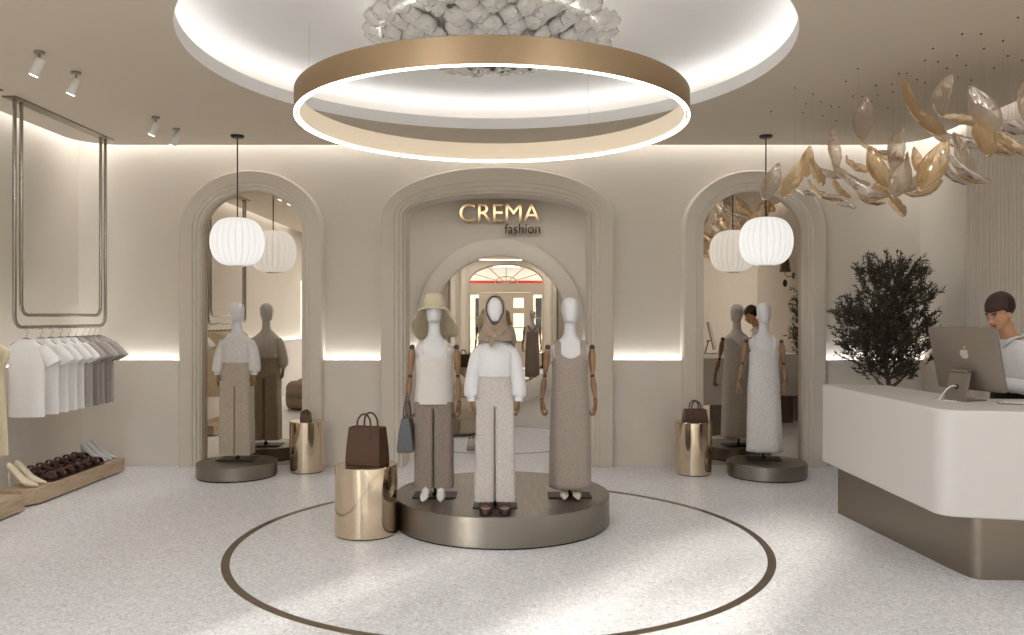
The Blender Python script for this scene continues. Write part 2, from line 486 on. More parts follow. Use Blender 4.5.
for s, xa, xb in ((0, x0+.42, DX), (1, DX, x1-.42)):
    l = MB(); xs = (xa, xa+.24, xb-.24, xb)
    l.add(box(xs[0], xs[1], y-.035, y+.035, .02, 2.45)); l.add(box(xs[2], xs[3], y-.035, y+.035, .02, 2.45))
    for za, zb in ((.02, .9), (1.78, 1.96), (2.28, 2.45), (1.3, 1.34)): l.add(box(xs[1], xs[2], y-.035, y+.035, za, zb))
    lo = obj('door_leaf', l, M['doorp'], df, smooth=False)
    q = MB(); q.add(box(xs[1], xs[2], y-.004, y+.004, .9, 2.28)); obj('pane', q, M['pane'], lo, smooth=False)
    hx = DX-.1 if s == 0 else DX+.1
    q = MB(); q.add(tube([(hx, y+.04, 1.0), (hx, y+.09, 1.0), (hx, y+.09, 1.5), (hx, y+.04, 1.5)], .012, 8)); obj('door_handle', q, M['black'], lo)
# pilasters that frame the door recess
b = MB()
for s in (-1, 1):
    for xa, w, d in ((1.30, .16, .1), (1.62, .22, .16)):
        xx = DX + s*xa
        b.add(box(min(xx, xx+s*w), max(xx, xx+s*w), YE, YE+d, 0, ZC))
struct('trim_3', b, M['trim'], smooth=False, bevel=.01)

# ---- street outside
b = MB(); b.add(box(-14, 14, -16, YE-.3, -.15, -.05)); struct('pavement', b, M['pave'], smooth=False)

brick_t = thing('street_facade', 'cream street facade seen through the entrance door glass', 'building', (0, -13, -.05))
b = MB(); b.add(box(-9, 9, -.4, 0, 0, 3.4)); fo_ = obj('facade_wall', b, M['brick'], brick_t, smooth=False)
for k in range(6):
    b = MB(); b.add(box(-7.3+2.8*k, -6.1+2.8*k, 0, .04, 1.0, 2.6)); obj('window', b, M['screen'], brick_t, smooth=False)
def awning(name, z, label):
    t = thing(name, label, 'awning', (DX, YE-.55, z))
    b = MB(); b.add(loft([[(-1.7, .2, .5), (1.7, .2, .5), (1.7, .2, .47), (-1.7, .2, .47)], [(-1.7, -.6, .12), (1.7, -.6, .12), (1.7, -.6, .09), (-1.7, -.6, .09)]]))
    obj('canopy', b, M['white'], t, smooth=False)
    b = MB(); b.add(box(-1.7, 1.7, -.62, -.6, -.08, .12)); obj('fascia', b, M['redfas'], t, smooth=False)

awning('shop_awning', 2.80, 'white street awning with a red fascia outside the entrance fanlight')
# ---- ceiling with the round recess
def rrect_pts(x0, x1, y0, y1, r, n):
    c = [(x1-r, y1-r, 0), (x0+r, y1-r, 90), (x0+r, y0+r, 180), (x1-r, y0+r, 270)]
    P = []
    for cx, cy, a0 in c:
        for i in range(n+1):
            a = math.radians(a0+90*i/n); P.append((cx+r*cos(a), cy+r*sin(a)))
    return P
def dense(P, m):
    out = []
    for i in range(len(P)):
        a, c = P[i], P[(i+1) % len(P)]
        k = max(1, int(math.dist(a, c)/m))
        out += [(a[0]+(c[0]-a[0])*j/k, a[1]+(c[1]-a[1])*j/k) for j in range(k)]
    return out
RC = (AX, 5.94); RR = 2.15; RB = 2.45       # recess: lip radius, wider box above
out = dense(rrect_pts(XL+.16, XR-.16, YE+.001, YB-.185, .42, 10), .25)
# order by angle round the recess centre
out.sort(key=lambda p: math.atan2(p[1]-RC[1], p[0]-RC[0]))
def circ(r, z): return [(RC[0]+r*(p[0]-RC[0])/math.dist(p, RC), RC[1]+r*(p[1]-RC[1])/math.dist(p, RC), z) for p in out]
b = MB()
b.add(loft([[(x, y, ZC+.06) for x, y in out], [(x, y, ZC) for x, y in out], circ(RR, ZC), circ(RR, ZC+.105), circ(RR+.02, ZC+.105), circ(RR+.02, ZC+.06), [(x, y, ZC+.06) for x, y in out]], False, False))
struct('ceiling', b, M['ceil'], angle=30)
b = MB(); b.add(band([(RR-.003, ZC+.0), (RR, ZC), (RR, ZC+.106), (RR-.003, ZC+.106)], 128, *RC)); struct('trim_4', b, M['recess'])
b = MB(); b.add(box(XL-.3, XR+.3, YE-.3, YBB+.3, ZT, ZT+.1)); struct('ceiling_slab', b, M['recess'], smooth=False)
# upper recess: a shallow dome over the lip
b = MB(); b.add(lathe([(RB+.1, ZC+.07), (RB+.1, ZC+.16), (RB, ZC+.24), (RB-.35, ZC+.31), (RB-.8, ZC+.335), (0, ZC+.34)], 128, *RC, cap=False))
struct('ceiling_dome', b, M['recess'], angle=60)
b = MB(); b.add(band([(RR+.05, ZC+.075), (RR+.11, ZC+.075), (RR+.11, ZC+.09), (RR+.05, ZC+.09)], 160, *RC))
tag(obj('recess_light_strip', b, M['ledrec']), 'glowing light strip hidden behind the rim of the round ceiling recess', 'light strip')
# rear room ceiling
b = MB(); b.add(box(BXL, BXR, YB+.28, YBB-.1, ZC-.1, ZC)); struct('ceiling_inner', b, M['ceil'], smooth=False)
b = MB(); b.add(box(-1.9, 1.6, 10.3, 11.3, ZC-.12, ZC-.1)); tag(obj('inner_fill_panel', b, emit('panel', (255, 250, 246), 2.2), smooth=False), 'long unseen fill panel added to brighten the room behind the middle arch', 'fill light')  # glowing panel added out of view to light the rear room

# ---- cove strips above the ceiling edge
def strip(name, bx, m, label):
    b = MB(); b.add(box(*bx)); return tag(obj(name, b, m, smooth=False), label, 'light strip')
strip('cove_light_strip', (XL+.1, XR-.1, YB-.11, YB-.05, ZT-.22, ZT-.2), M['led'], 'glowing cove light strip washing down the back wall with the arches')
strip('cove_light_strip', (XL+.04, XL+.1, .5, YB-.15, ZT-.22, ZT-.2), M['led'], 'glowing cove light strip washing down the wall behind the clothes rails')
strip('cove_light_strip', (XR-.1, XR-.04, .5, YB-.15, ZT-.22, ZT-.2), M['led'], 'glowing cove light strip washing down the ribbed wall behind the counter')

# ---- wainscot with glowing ledge
WZ = 1.178
def wains(name, bx):
    b = MB(); b.add(box(*bx)); return struct(name, b, M['wains'], smooth=False, bevel=.004)
SEG = [(XL+.06, -3.63), (-2.13, AX-1.26), (AX+1.26, 1.92), (3.43, XR)]
for i, (a, c) in enumerate(SEG):
    wains('trim_%d' % (5+i), (a, c, CH, CH+.012, 0, WZ))
    strip('ledge_light_strip', (a, c, CH+.012, YB, WZ-.06, WZ-.05), M['ledsoft'],
          ['thin glowing ledge light behind the white tee shirts', 'thin glowing ledge light between the two tall arches near the dark brown tote',
           'thin glowing ledge light right of the middle arch', 'thin glowing ledge light behind the olive tree'][i])
wains('trim_9', (XL+.052, XL+.065, YE, CH+.012, 0, WZ))
# (left wall slot sits 3 cm behind its panel)
b = MB(); b.add(box(XL, XL+.052, YE+.1, CH, WZ-.06, WZ-.05)); tag(obj('ledge_light_strip', b, M['ledsoft'], smooth=False), 'thin glowing ledge light on the side wall above the wainscot with clothes rails', 'light strip')
wains('trim_10', (BXL, BXR, YBB-.055, YBB-.045, 0, WZ))
strip('ledge_light_strip', (BXL, BXR, YBB-.045, YBB, WZ-.06, WZ-.05), M['ledsoft'], 'thin glowing ledge light on the wall with the round mirror')

# ---- arch surrounds
def surround(name, cx, outer, inner, prof, n=40):
    O = [(cx-outer['hw'], 0)] + arch_pts(cx, n=n, **outer) + [(cx+outer['hw'], 0)]
    I = [(cx-inner['hw'], 0)] + arch_pts(cx, n=n, **inner) + [(cx+inner['hw'], 0)]
    rings = [[(o[0]+s*(i[0]-o[0]), y, o[1]+s*(i[1]-o[1])) for o, i in zip(O, I)] for s, y in prof]
    b = MB(); b.add(loft(rings, False, False, closed=False))
    return struct(name, b, M['trim'], angle=28)
def mould(yf, yend): 
    return [(0, YB), (0, yf+.02), (.02, yf), (.06, yf-.008), (.56, yf-.008), (.59, yf+.004), (.74, yf+.004), (.77, yf+.022), (.90, yf+.022), (.94, yf+.06), (1, yf+.06), (1, yend)]
surround('trim_11', AX, dict(hw=1.285, spring=2.767, rise=.545), dict(hw=1.015, spring=2.78, rise=.25), mould(8.87, YB+.3))
def mould2(yf, yend):
    return [(0, YB), (0, yf+.02), (.03, yf), (.08, yf-.008), (.62, yf-.008), (.66, yf+.01), (.78, yf+.01), (.82, yf+.03), (.93, yf+.03), (.96, yf+.05), (1, yf+.05), (1, yend)]
for k, cx in enumerate((-2.88, 2.674)):
    surround('trim_%d' % (12+k), cx, dict(hw=.79, spring=2.60, rise=.676), dict(hw=.555, spring=2.60, rise=.455), mould2(8.87, YB-.002))
    P = [(cx-.57, 0.0)] + arch_pts(cx, .57, 2.60, .47) + [(cx+.57, 0.0)]
    b = MB(); b.add(loft([[(x, YB-.012, z) for x, z in P], [(x, YB-.004, z) for x, z in P]]))
    tag(obj('arched_mirror', b, M['mirror'], smooth=False), ['tall arched mirror behind the mannequin in white blouse and tweed trousers', 'tall arched mirror behind the mannequin in the long white slip dress'][k], 'mirror')

# ---- round mirror on the far wall
t = thing('round_mirror', 'huge round wall mirror with a broad plaster ring seen through the middle arch', 'mirror', (-.18, YBB-.05, 1.583))
b = MB(); b.add(lathe([(.0, 0), (1.03, 0), (1.03, .02), (0, .02)], 128)); g = obj('glass', b, M['mirror'], t, rot=(PI/2, 0, 0)); 
b = MB(); b.add(band([(1.0, 0), (1.0, .07), (1.03, .085), (1.20, .085), (1.26, .06), (1.265, 0)], 128)); obj('frame', b, M['trim'], t, rot=(PI/2, 0, 0))

# ---- ribbed panel on the right wall
b = MB()
y = 8.03; n = 0
b.add(box(XR-.03, XR, -1.2, 8.03, 0, ZT-.3))
while y > 3.2:
    rings = [[(XR-.03-.030*sin(PI*j/6), y-.024+.023*cos(PI*j/6), z) for j in range(7)] for z in (0, ZT-.3)]
    b.add(loft(rings, False, True)); y -= .058
struct('trim_14', b, M['trim'], angle=50)

# ------------------------------------------------------------------ camera, light, world
cam = bpy.data.cameras.new('camera'); co = bpy.data.objects.new('camera', cam); COL.objects.link(co)
co.location = (0, 0, 1.65); co.rotation_euler = (PI/2, 0, 0)
cam.sensor_width = 36; cam.lens = 36*806/1024; cam.clip_start = .05
sc.camera = co
w = bpy.data.worlds.new('sky'); sc.world = w; w.use_nodes = True
bg = w.node_tree.nodes['Background']; bg.inputs[0].default_value = (.82, .90, 1, 1); bg.inputs[1].default_value = 6
def light(name, kind, loc, energy, color=(255, 244, 228), target=None, **k):
    d = bpy.data.lights.new(name, kind); d.energy = energy; d.color = lin(color)
    for a, v in k.items(): setattr(d, a, v)
    o = bpy.data.objects.new(name, d); COL.objects.link(o); o.location = loc
    if target is not None: o.rotation_euler = (Vector(target)-Vector(loc)).to_track_quat('-Z', 'Y').to_euler()
    return o
light('sun', 'SUN', (-8, -6, 6), 6.5, (255, 247, 236), (-8+.70, -5, 6-.40), angle=math.radians(3.0))
# unseen fill lights added under the ceiling at the front of the shop
for x in (-3.2, -1.1, 1.0, 3.1):
    for yy in (-.6, 1.4, 3.2):
        light('front_fill', 'AREA', (x, yy, ZC-.01), 10, (250, 251, 255), (x, yy, 0), shape='DISK', size=.5)
sc.view_settings.view_transform = 'Standard'; sc.view_settings.look = 'None'
sc.view_settings.gamma = 1; sc.view_settings.use_curve_mapping = False
sc.view_settings.exposure = .55
sc.cycles.use_denoising = True
sc.cycles.max_bounces = 10; sc.cycles.diffuse_bounces = 5; sc.cycles.glossy_bounces = 5; sc.cycles.transparent_max_bounces = 16
sc.cycles.caustics_reflective = True; sc.cycles.caustics_refractive = False
sc.cycles.sample_clamp_indirect = 6
# ------------------------------------------------------------------ lamps
# big gold ring lamp
t = thing('pendant_ring_lamp', 'huge gold ring lamp hanging under the round ceiling recess', 'ceiling lamp', (-.140, 5.94, 3.066)); t.scale = (1.012, 1.012, 1)
b = MB(); b.add(band([(1.375, .008), (1.401, .008), (1.401, .168), (1.397, .172), (1.379, .172), (1.375, .168)], 160)); obj('ring_band', b, M['ringgold'], t)
b = MB(); b.add(band([(1.371, .010), (1.3748, .010), (1.3748, .166), (1.371, .166)], 160)); obj('inner_lining', b, M['ringin'], t)
b = MB(); b.add(band([(1.389, -.001), (1.4015, -.001), (1.4015, .007), (1.389, .007)], 160)); obj('light_strip', b, M['ledring'], t)
b = MB(); b.add(band([(1.367, .004), (1.371, .004), (1.371, .014), (1.367, .014)], 160)); obj('light_strip', b, M['ledring'], t)
for k in range(3):
    a = PI*2*k/3 + .95
    b = MB(); b.add(tube([(1.388*cos(a), 1.388*sin(a), .165), (1.388*cos(a)*.99, 1.388*sin(a)*.99, 3.87-3.066)], .0009, 5)); obj('suspension_wire', b, M['chrome'], t)

# petal chandelier
t = thing('petal_chandelier', 'wide flat chandelier of frosted crumpled petals above the gold ring', 'chandelier', (-.16, 5.94, 3.545))
b = MB(); b.add(lathe([(0, .17), (.78, .17), (.80, .18), (.80, .20), (.05, .205), (.05, .27), (0, .27)], 64)); obj('back_plate', b, M['white'], t)
b = MB(); b.add(band([(.803, .182), (.812, .182), (.812, .197), (.803, .197)], 96)); obj('light_strip', b, emit('chandelier_fill', (255, 250, 242), 5), t)  # glowing band added to brighten the recess lip and petal rims
def petal_mesh(seed):
    random.seed(seed); N = 7
    b = MB(); rings = []; N = 9
    for i in range(N+1):
        u = i/N; L = .175; hw = .094*math.sqrt(max(0, 1-((u-.52)/.56)**2))
        row = []
        for j in range(N+1):
            v = j/N*2-1
            z = .042*v*v + .11*max(0, u-.35)**2 + .018*noise.noise(Vector((u*5+seed*5, v*4, seed)))+.012*noise.noise(Vector((u*11+seed*5, v*9, seed)))
            row.append((L*u*(1-.18*v*v*u), hw*v, z))
        rings.append(row)
    vs, fs = loft(rings, False, False, closed=False)
    b.add((vs, fs)); return b
protos = [obj('petal', petal_mesh(s), M['petal'], t, solid=.007, angle=22) for s in (1, 2, 3)]
first = set(protos); random.seed(3)
for ring, (R, n, z, tilt) in enumerate([(.78, 27, .135, .36), (.66, 23, .10, .36), (.54, 19, .07, .38), (.41, 14, .045, .40), (.27, 10, .02, .42), (.10, 6, 0, .45)]):
    for k in range(n):
        a = 2*PI*(k+.5*(ring % 2))/n + random.uniform(-.05, .05)
        p = protos[random.randrange(3)]
        if first and p in first: c = p; first.discard(p)
        else: c = p.copy(); COL.objects.link(c); c.parent = t
        c.location = ((R)*cos(a), (R)*sin(a), z+random.uniform(-.012, .012))
        c.rotation_euler = (random.uniform(-.25, .25), -tilt+random.uniform(-.15, .15)+.2, a)
        c.scale = (random.uniform(.9, 1.1),)*3

# paper lanterns
lant = emit('lantern_paper', (255, 246, 236), .80)
def lant_mat():
    m = mat('lantern_ribbed_paper', (140, 138, 136), .8)
    p = m.node_tree.nodes['Principled BSDF']
    p.inputs['Emission Color'].default_value = (1, .97, .93, 1); p.inputs['Emission Strength'].default_value = .56
    return m
M['lantern'] = lant_mat()
def lantern(loc, label):
    t = thing('pendant_lantern', label, 'pendant lamp', loc, 0, 'ribbed white pendant lanterns')
    b = MB(); n = 24*8; rings = []
    for i in range(25):
        a = -PI/2*.86 + PI*.86*i/24
        r0 = .262*max(cos(a), 0)**.62; z = .245*sin(a)/sin(PI/2*.86)
        rings.append([((r0*(1+.045*abs(sin(12*2*PI*j/n))))*cos(2*PI*j/n), (r0*(1+.045*abs(sin(12*2*PI*j/n))))*sin(2*PI*j/n), z) for j in range(n)])
    b.add(loft(rings)); obj('lamp_shade', b, M['lantern'], t, angle=80)
    b = MB()
    for k in range(24):
        a = 2*PI*k/24; P = []
        for i in range(17):
            q = -PI/2*.86 + PI*.86*i/16; r0 = .2625*max(cos(q), 0)**.62
            P.append((r0*cos(a), r0*sin(a), .245*sin(q)/sin(PI/2*.86)))
        b.add(tube(P, .0026, 6))
    obj('ribs', b, M['plastic'], t)
    b = MB(); b.add(lathe([(.0, -.256), (.075, -.256), (.08, -.25), (.08, -.238), (0, -.238)], 32)); obj('bottom_cap', b, M['white'], t)
    b = MB(); b.add(tube([(0, 0, .235), (0, 0, ZC-loc[2]-.02)], .007, 8)); obj('cord', b, M['black'], t)
    b = MB(); b.add(lathe([(0, ZC-loc[2]-.028), (.055, ZC-loc[2]-.026), (.068, ZC-loc[2]-.014), (.07, ZC-loc[2]), (0, ZC-loc[2])], 28)); obj('ceiling_rose', b, M['black'], t)
lantern((-2.855, 8.38, 2.435), 'round ribbed white lantern hanging in front of the mirror on the clothes rail side')
lantern((2.64, 8.38, 2.44), 'round ribbed white lantern hanging beside the glass leaf cluster')

# ceiling spots
for k, yy in enumerate((5.73, 6.21, 7.6, 8.07)):
    t = thing('ceiling_spotlight', ['white tilted ceiling spotlight nearest the camera of the four in a row', 'second white ceiling spotlight from the camera in the row of four',
        'third white ceiling spotlight from the camera in the row of four', 'white ceiling spotlight nearest the back wall, last of the row of four'][k], 'spotlight', (-3.36, yy, ZC), 0, 'white ceiling spotlights over the clothes rails')
    b = MB(); b.add(lathe([(0, -.02), (.034, -.02), (.036, -.016), (.036, 0), (0, 0)], 24)); obj('mount', b, M['nickel'], t)
    b = MB(); b.add(tube([(0, 0, -.015), (0, 0, -.07)], .008, 8)); obj('stem', b, M['nickel'], t)
    b = MB(); b.add(lathe([(0, -.072), (.032, -.072), (.034, -.068), (.034, .052), (.030, .058), (0, .058)], 28))
    h = obj('lamp_head', b, M['white'], t, loc=(-.012, 0, -.105), rot=(0, .42, 0))
    b = MB(); b.add(lathe([(0, -.076), (.028, -.076), (.028, -.071), (0, -.071)], 24)); obj('lens', b, M['spotled'], h)
    light('spot_beam', 'SPOT', (-3.42, yy, ZC-.22), 24, (252, 248, 244), (-4.3, yy+.1, .9), spot_size=1.1, spot_blend=.8, shadow_soft_size=.05)

# ------------------------------------------------------------------ display discs
def disc(name, label, loc, r, h):
    t = thing(name, label, 'podium', loc)
    b = MB(); b.add(lathe([(0, .012), (r-.004, .012), (r, .016), (r, h-.006), (r-.006, h), (0, h)], 128)); obj('drum', b, M['disc'], t, angle=30)
    b = MB(); b.add(lathe([(0, 0), (r-.012, 0), (r-.012, .012), (0, .012)], 96)); obj('shadow_gap_base', b, M['black'], t)
    return t
PC = (-.08, 6.57); PH = .233
disc('display_podium', 'large round metal podium under the three mannequins', (*PC, 0), .868, PH)
disc('display_podium', 'low round metal podium under the mannequin in white blouse', (-2.87, 8.42, 0), .405, .15)
disc('display_podium', 'low round metal podium under the mannequin in white slip dress', (2.66, 8.42, 0), .405, .15)

# ------------------------------------------------------------------ gold drum side tables
def drum(loc, r, h, label):
    t = thing('drum_side_table', label, 'side table', loc, 0, 'polished gold drum tables')
    b = MB(); b.add(lathe([(0, .01), (r-.004, .01), (r, .016), (r, h-.005), (r-.005, h), (r-.02, h), (0, h-.002)], 96)); obj('drum', b, M['gold'], t, angle=30)
    b = MB(); b.add(lathe([(0, 0), (r-.015, 0), (r-.015, .01), (0, .01)], 64)); obj('foot_ring', b, M['black'], t)
drum((-1.115, 6.17, 0), .238, .53, 'large polished gold drum table in front of the podium')
drum((-2.2, 8.64, 0), .18, .545, 'small gold drum table beside the mannequin in white blouse')
drum((1.92, 8.52, 0), .19, .555, 'gold drum table carrying the small dark brown bag near the slip dress')

# ------------------------------------------------------------------ bags
def tote(label, loc, rz, w, d, h, m, hh, cat='handbag', name='tote_bag', taper=.9):
    t = thing(name, label, cat, loc, rz)
    b = MB(); b.add(loft([[(sx*w/2*k, sy*d/2*q, z) for sx, sy in ((-1, -1), (1, -1), (1, 1), (-1, 1))] for k, q, z in ((1, 1, 0), (1.0, 1.02, h*.15), (.97, .92, h*.5), (taper, .7, h), (taper-.03, .62, h), (taper-.03, .6, h*.93))]))
    obj('bag_body', b, m, t, bevel=.012, seg=3)
    b = MB()
    for sy in (-1, 1):
        hw = w*.2; pts = [(-hw, sy*d*.36, h*.82), (-hw, sy*d*.36, h), (-hw*.9, sy*d*.33, h+hh*.55), (-hw*.45, sy*d*.3, h+hh*.93), (0, sy*d*.29, h+hh), (hw*.45, sy*d*.3, h+hh*.93), (hw*.9, sy*d*.33, h+hh*.55), (hw, sy*d*.36, h), (hw, sy*d*.36, h*.82)]
        q = MB(); q.add(tube(smoothpath(pts, 32), .0075, 8)); obj('handle', q, m, t)
        for s in (-1, 1):
            b.add(ell((s*hw, sy*d*.41, h*.78), (.012, .006, .022), 10, 6))
    obj('handle_tab', b, m, t)
    b = MB(); b.add(box(-w*.5-.001, w*.5+.001, -d*.5-.0015, d*.5+.0015, .001, .006)); obj('piping', b, M['sole'], t)
    return t
tote('dark brown leather tote standing on the large gold drum table', (-1.105, 6.16, .531), math.radians(-17), .285, .17, .285, M['brownleather'], .10)
tote('small dark brown bag with handles on the drum table near the slip dress', (1.93, 8.5, .556), math.radians(3), .245, .13, .13, M['brownleather'], .085)
tote('tiny dark boxy bag on the drum table beside the white blouse mannequin', (-2.2, 8.6, .546), 0, .11, .08, .095, M['brownleather'], .02, name='mini_bag')

# ------------------------------------------------------------------ clothes rails
def rack(name, y0, y1, label):
    t = thing(name, label, 'clothes rail', (-4.29, 0, 0), 0, 'steel clothes rails hung from the ceiling')
    b = MB(); b.add(box(-.06, .06, y0-.08, y1+.07, ZC-.012, ZC)); obj('ceiling_plate', b, M['brass'], t, smooth=False)
    def loop(ya, yb, zb, r):
        P = [(0, ya, ZC-.01)]
        for k in range(9):
            a = PI/2*k/8; P.append((0, ya+r-r*cos(a), zb+r-r*sin(a)))
        for k in range(9):
            a = PI/2*k/8; P.append((0, yb-r+r*sin(a), zb+r-r*cos(a)))
        P.append((0, yb, ZC-.01)); return P
    for ya, yb, zb in ((y0, y1, 1.565), (y0+.095, y1-.095, 1.672)):
        b = MB(); b.add(tube(loop(ya, yb, zb, .10), .0165, 12)); obj('rail_loop', b, M['chrome'], t, angle=60)
rack('clothes_rail', 6.95, 8.50, 'steel clothes rail loop holding the white and grey tee shirts')
rack('clothes_rail', 5.05, 6.63, 'steel clothes rail loop at the photo edge holding the cream dresses')

def hanger_mesh(w):
    b = MB()
    P = [(0, 0, -.045), (0, 0, -.012), (.018, 0, .012), (.012, 0, .036), (-.006, 0, .042), (-.019, 0, .030)]
    b.add(tube(smoothpath(P, 14), .0022, 6))
    b.add(tube(smoothpath([(-w, 0, -.105), (-w*.5, 0, -.07), (0, 0, -.045), (w*.5, 0, -.07), (w, 0, -.105)], 14), .006, 8, flat=1.8))
    return b
def tee_mesh(w, L, seed):
    b = MB(); top = -.055
    def fold(a, z): return 1+.05*sin(5*a+seed)*min(1, (top-z)/.3)
    keys = [(-L, w, .032), (-L*.8, w*.98, .034), (-L*.5, w*.98, .036), (-.27, w*1.0, .038), (-.17, w*1.02, .036), (-.115, w*.95, .034), (-.08, w*.62, .026), (-.06, .075, .022), (top, .062, .02)]
    b.add(keyloft(keys, 30, 40, 2.6, fold, True, False))
    for s in (-1, 1):
        P = [(s*w*.72, 0, -.125), (s*w*1.0, 0, -.165), (s*(w+.055), 0, -.225), (s*(w+.088), -.004, -.275)]
        rings = []
        for i in range(9):
            c = cr(P, i/8); r = .056+.012*i/8
            d = Vector((s*.5, 0, -.85)).normalized(); pz = Vector((.85*s, 0, .5)).normalized()
            rings.append([Vector(c)+pz*r*cos(2*PI*j/20)+Vector((0, 1, 0))*(.028+.005*i/8)*sin(2*PI*j/20) for j in range(20)])
        b.add(loft(rings, False, False))
    b.add(band([(.06, top-.004), (.068, top-.004), (.068, top+.006), (.06, top+.006)], 24), Matrix.Diagonal((1, .38, 1, 1)))
    return b
def tee(label, y, rz, m, seed, name, grp):
    t = thing(name, label, 'tee shirt', (-4.29, y, 1.507), rz, grp)
    obj('garment', tee_mesh(.150, .735, seed), m, t, angle=80, solid=.003)
    obj('hanger', hanger_mesh(.13), M['nickel'], t)
    return t
wl = ['first white tee shirt on the rail, nearest the cream dresses', 'second white tee shirt on the rail, counting from the cream dresses', 'third white tee shirt on the rail, counting from the cream dresses',
      'fourth white tee shirt on the rail, counting from the cream dresses', 'last white tee shirt on the rail, touching the grey ones']
gl = ['first grey tee shirt on the rail, touching the white ones', 'second grey tee shirt on the rail after the white ones', 'third grey tee shirt on the rail after the white ones',
      'fourth grey tee shirt on the rail after the white ones', 'last grey tee shirt on the rail, nearest the back wall']
for k, yy in enumerate((7.12, 7.34, 7.50, 7.66, 7.80)):
    tee(wl[k], yy, .10, M['tee'], k, 'white_tee_shirt', 'white tee shirts on the rail')
for k, yy in enumerate((7.93, 8.06, 8.17, 8.27, 8.37)):
    tee(gl[k], yy, .10, M['greytee2' if k % 2 else 'greytee'], k+7, 'grey_tee_shirt', 'grey tee shirts on the rail')
def dress_hang(label, y, seed, m):
    t = thing('hanging_dress', label, 'dress', (-4.29, y, 1.507), .06, 'cream dresses on the rail at the photo edge')
    b = MB()
    def fold(a, z): return 1+.07*sin(6*a+seed)*min(1, max(0, (-z-.2)/.3))
    b.add(keyloft([(-.98, .175, .045), (-.7, .16, .045), (-.42, .145, .042), (-.28, .15, .04), (-.17, .195, .036), (-.10, .17, .026), (-.07, .09, .022), (-.055, .08, .02)], 26, 40, 2.5, fold, True, False))
    obj('garment', b, m, t, angle=80, solid=.003); obj('hanger', hanger_mesh(.13), M['nickel'], t)
for k, yy in enumerate((6.56, 6.42, 6.27, 6.11, 5.93, 5.73, 5.50)):
    dress_hang('cream dress on the rail at the photo edge, ' + ['nearest the white tee shirts', 'second from the white tee shirts', 'third from the white tee shirts', 'fourth from the white tee shirts', 'fifth from the white tee shirts', 'sixth from the white tee shirts', 'farthest from the white tee shirts'][k], yy, k*1.3, M['cream'])

# ------------------------------------------------------------------ shoe plinths
def plinth(name, label, poly, h):
    t = thing(name, label, 'plinth')
    b = MB(); b.add(prism(poly, .015, h)); obj('wooden_box', b, M['boxwood'], t, smooth=False, bevel=.006)
    return t
LW = -4.46
plinth('shoe_plinth', 'long low wooden plinth on the floor carrying heels and brown sandals', [(LW, 6.98), (-4.24, 6.98), (-4.15, 7.10), (-4.15, 8.63), (LW, 8.63)], .15)
plinth('shoe_plinth', 'wooden plinth cut by the photo edge, below the cream dresses', [(LW, 5.0), (-4.135, 5.0), (-4.135, 6.84), (LW, 6.84)], .15)
b = MB(); b.add(loft([[(x, y, z) for x, y in ((-4.455, 7.34), (-4.18, 7.34), (-4.18, 8.27), (-4.455, 8.27))] for z in (.151, .163)])); tag(obj('dark_tray', b, M['dark'], smooth=False, bevel=.004), 'flat dark red-brown tray under the brown sandals', 'tray')

def shoe_outline(L, w, s=1):
    P = []
    for i in range(20):
        a = 2*PI*i/20
        y = -L/2*cos(a); k = .5+.5*(y < 0)
        ww = w/2*(1 if y < 0 else .78)
        P.append((s*ww*sin(a)*(abs(sin(a))**-.25 if abs(sin(a)) > .01 else 0)+s*.006*cos(a), y))
    return P
def pump(label, loc, rz, m, name, cat='heeled shoe', group=None, h=.085, shaft=0):
    t = thing(name, label, cat, loc, rz, group)
    rings = []
    N = 14
    for i in range(N+1):
        u = i/N; y = -.115+.215*u
        e = max(0, (u-.32)/.68); lift = h*(e*e*(3-2*e))
        hw = .036*(sin(PI*(.06+.72*min(u/.45, 1)*.62)) if u < .45 else .95-.32*(u-.45)/.55)
        tz = .016+.030*min(1, u/.35)+(.022*(u-.35)/.65 if u > .35 else 0)
        row = []
        for j in range(12):
            a = 2*PI*j/12
            row.append((hw*cos(a), y, lift+tz/2+.004+tz/2*sin(a)))
        rings.append(row)
    b = MB(); b.add(loft(rings)); obj('upper', b, m, t, subd=1)
    b = MB(); b.add(tube([(0, .082, h+.01), (0, .088, h*.6), (0, .084, h*.25), (0, .083, 0)], [.019, .009, .006, .006], 10)); obj('heel', b, m, t)
    if shaft:
        b = MB(); b.add(keyloft([(h*.6, .030, .045, 0, .055), (h+.03, .034, .044, 0, .062), (h+.08, .036, .04, 0, .07), (h+shaft, .038, .042, 0, .075)], 8, 16)); obj('shaft', b, m, t)
    return t
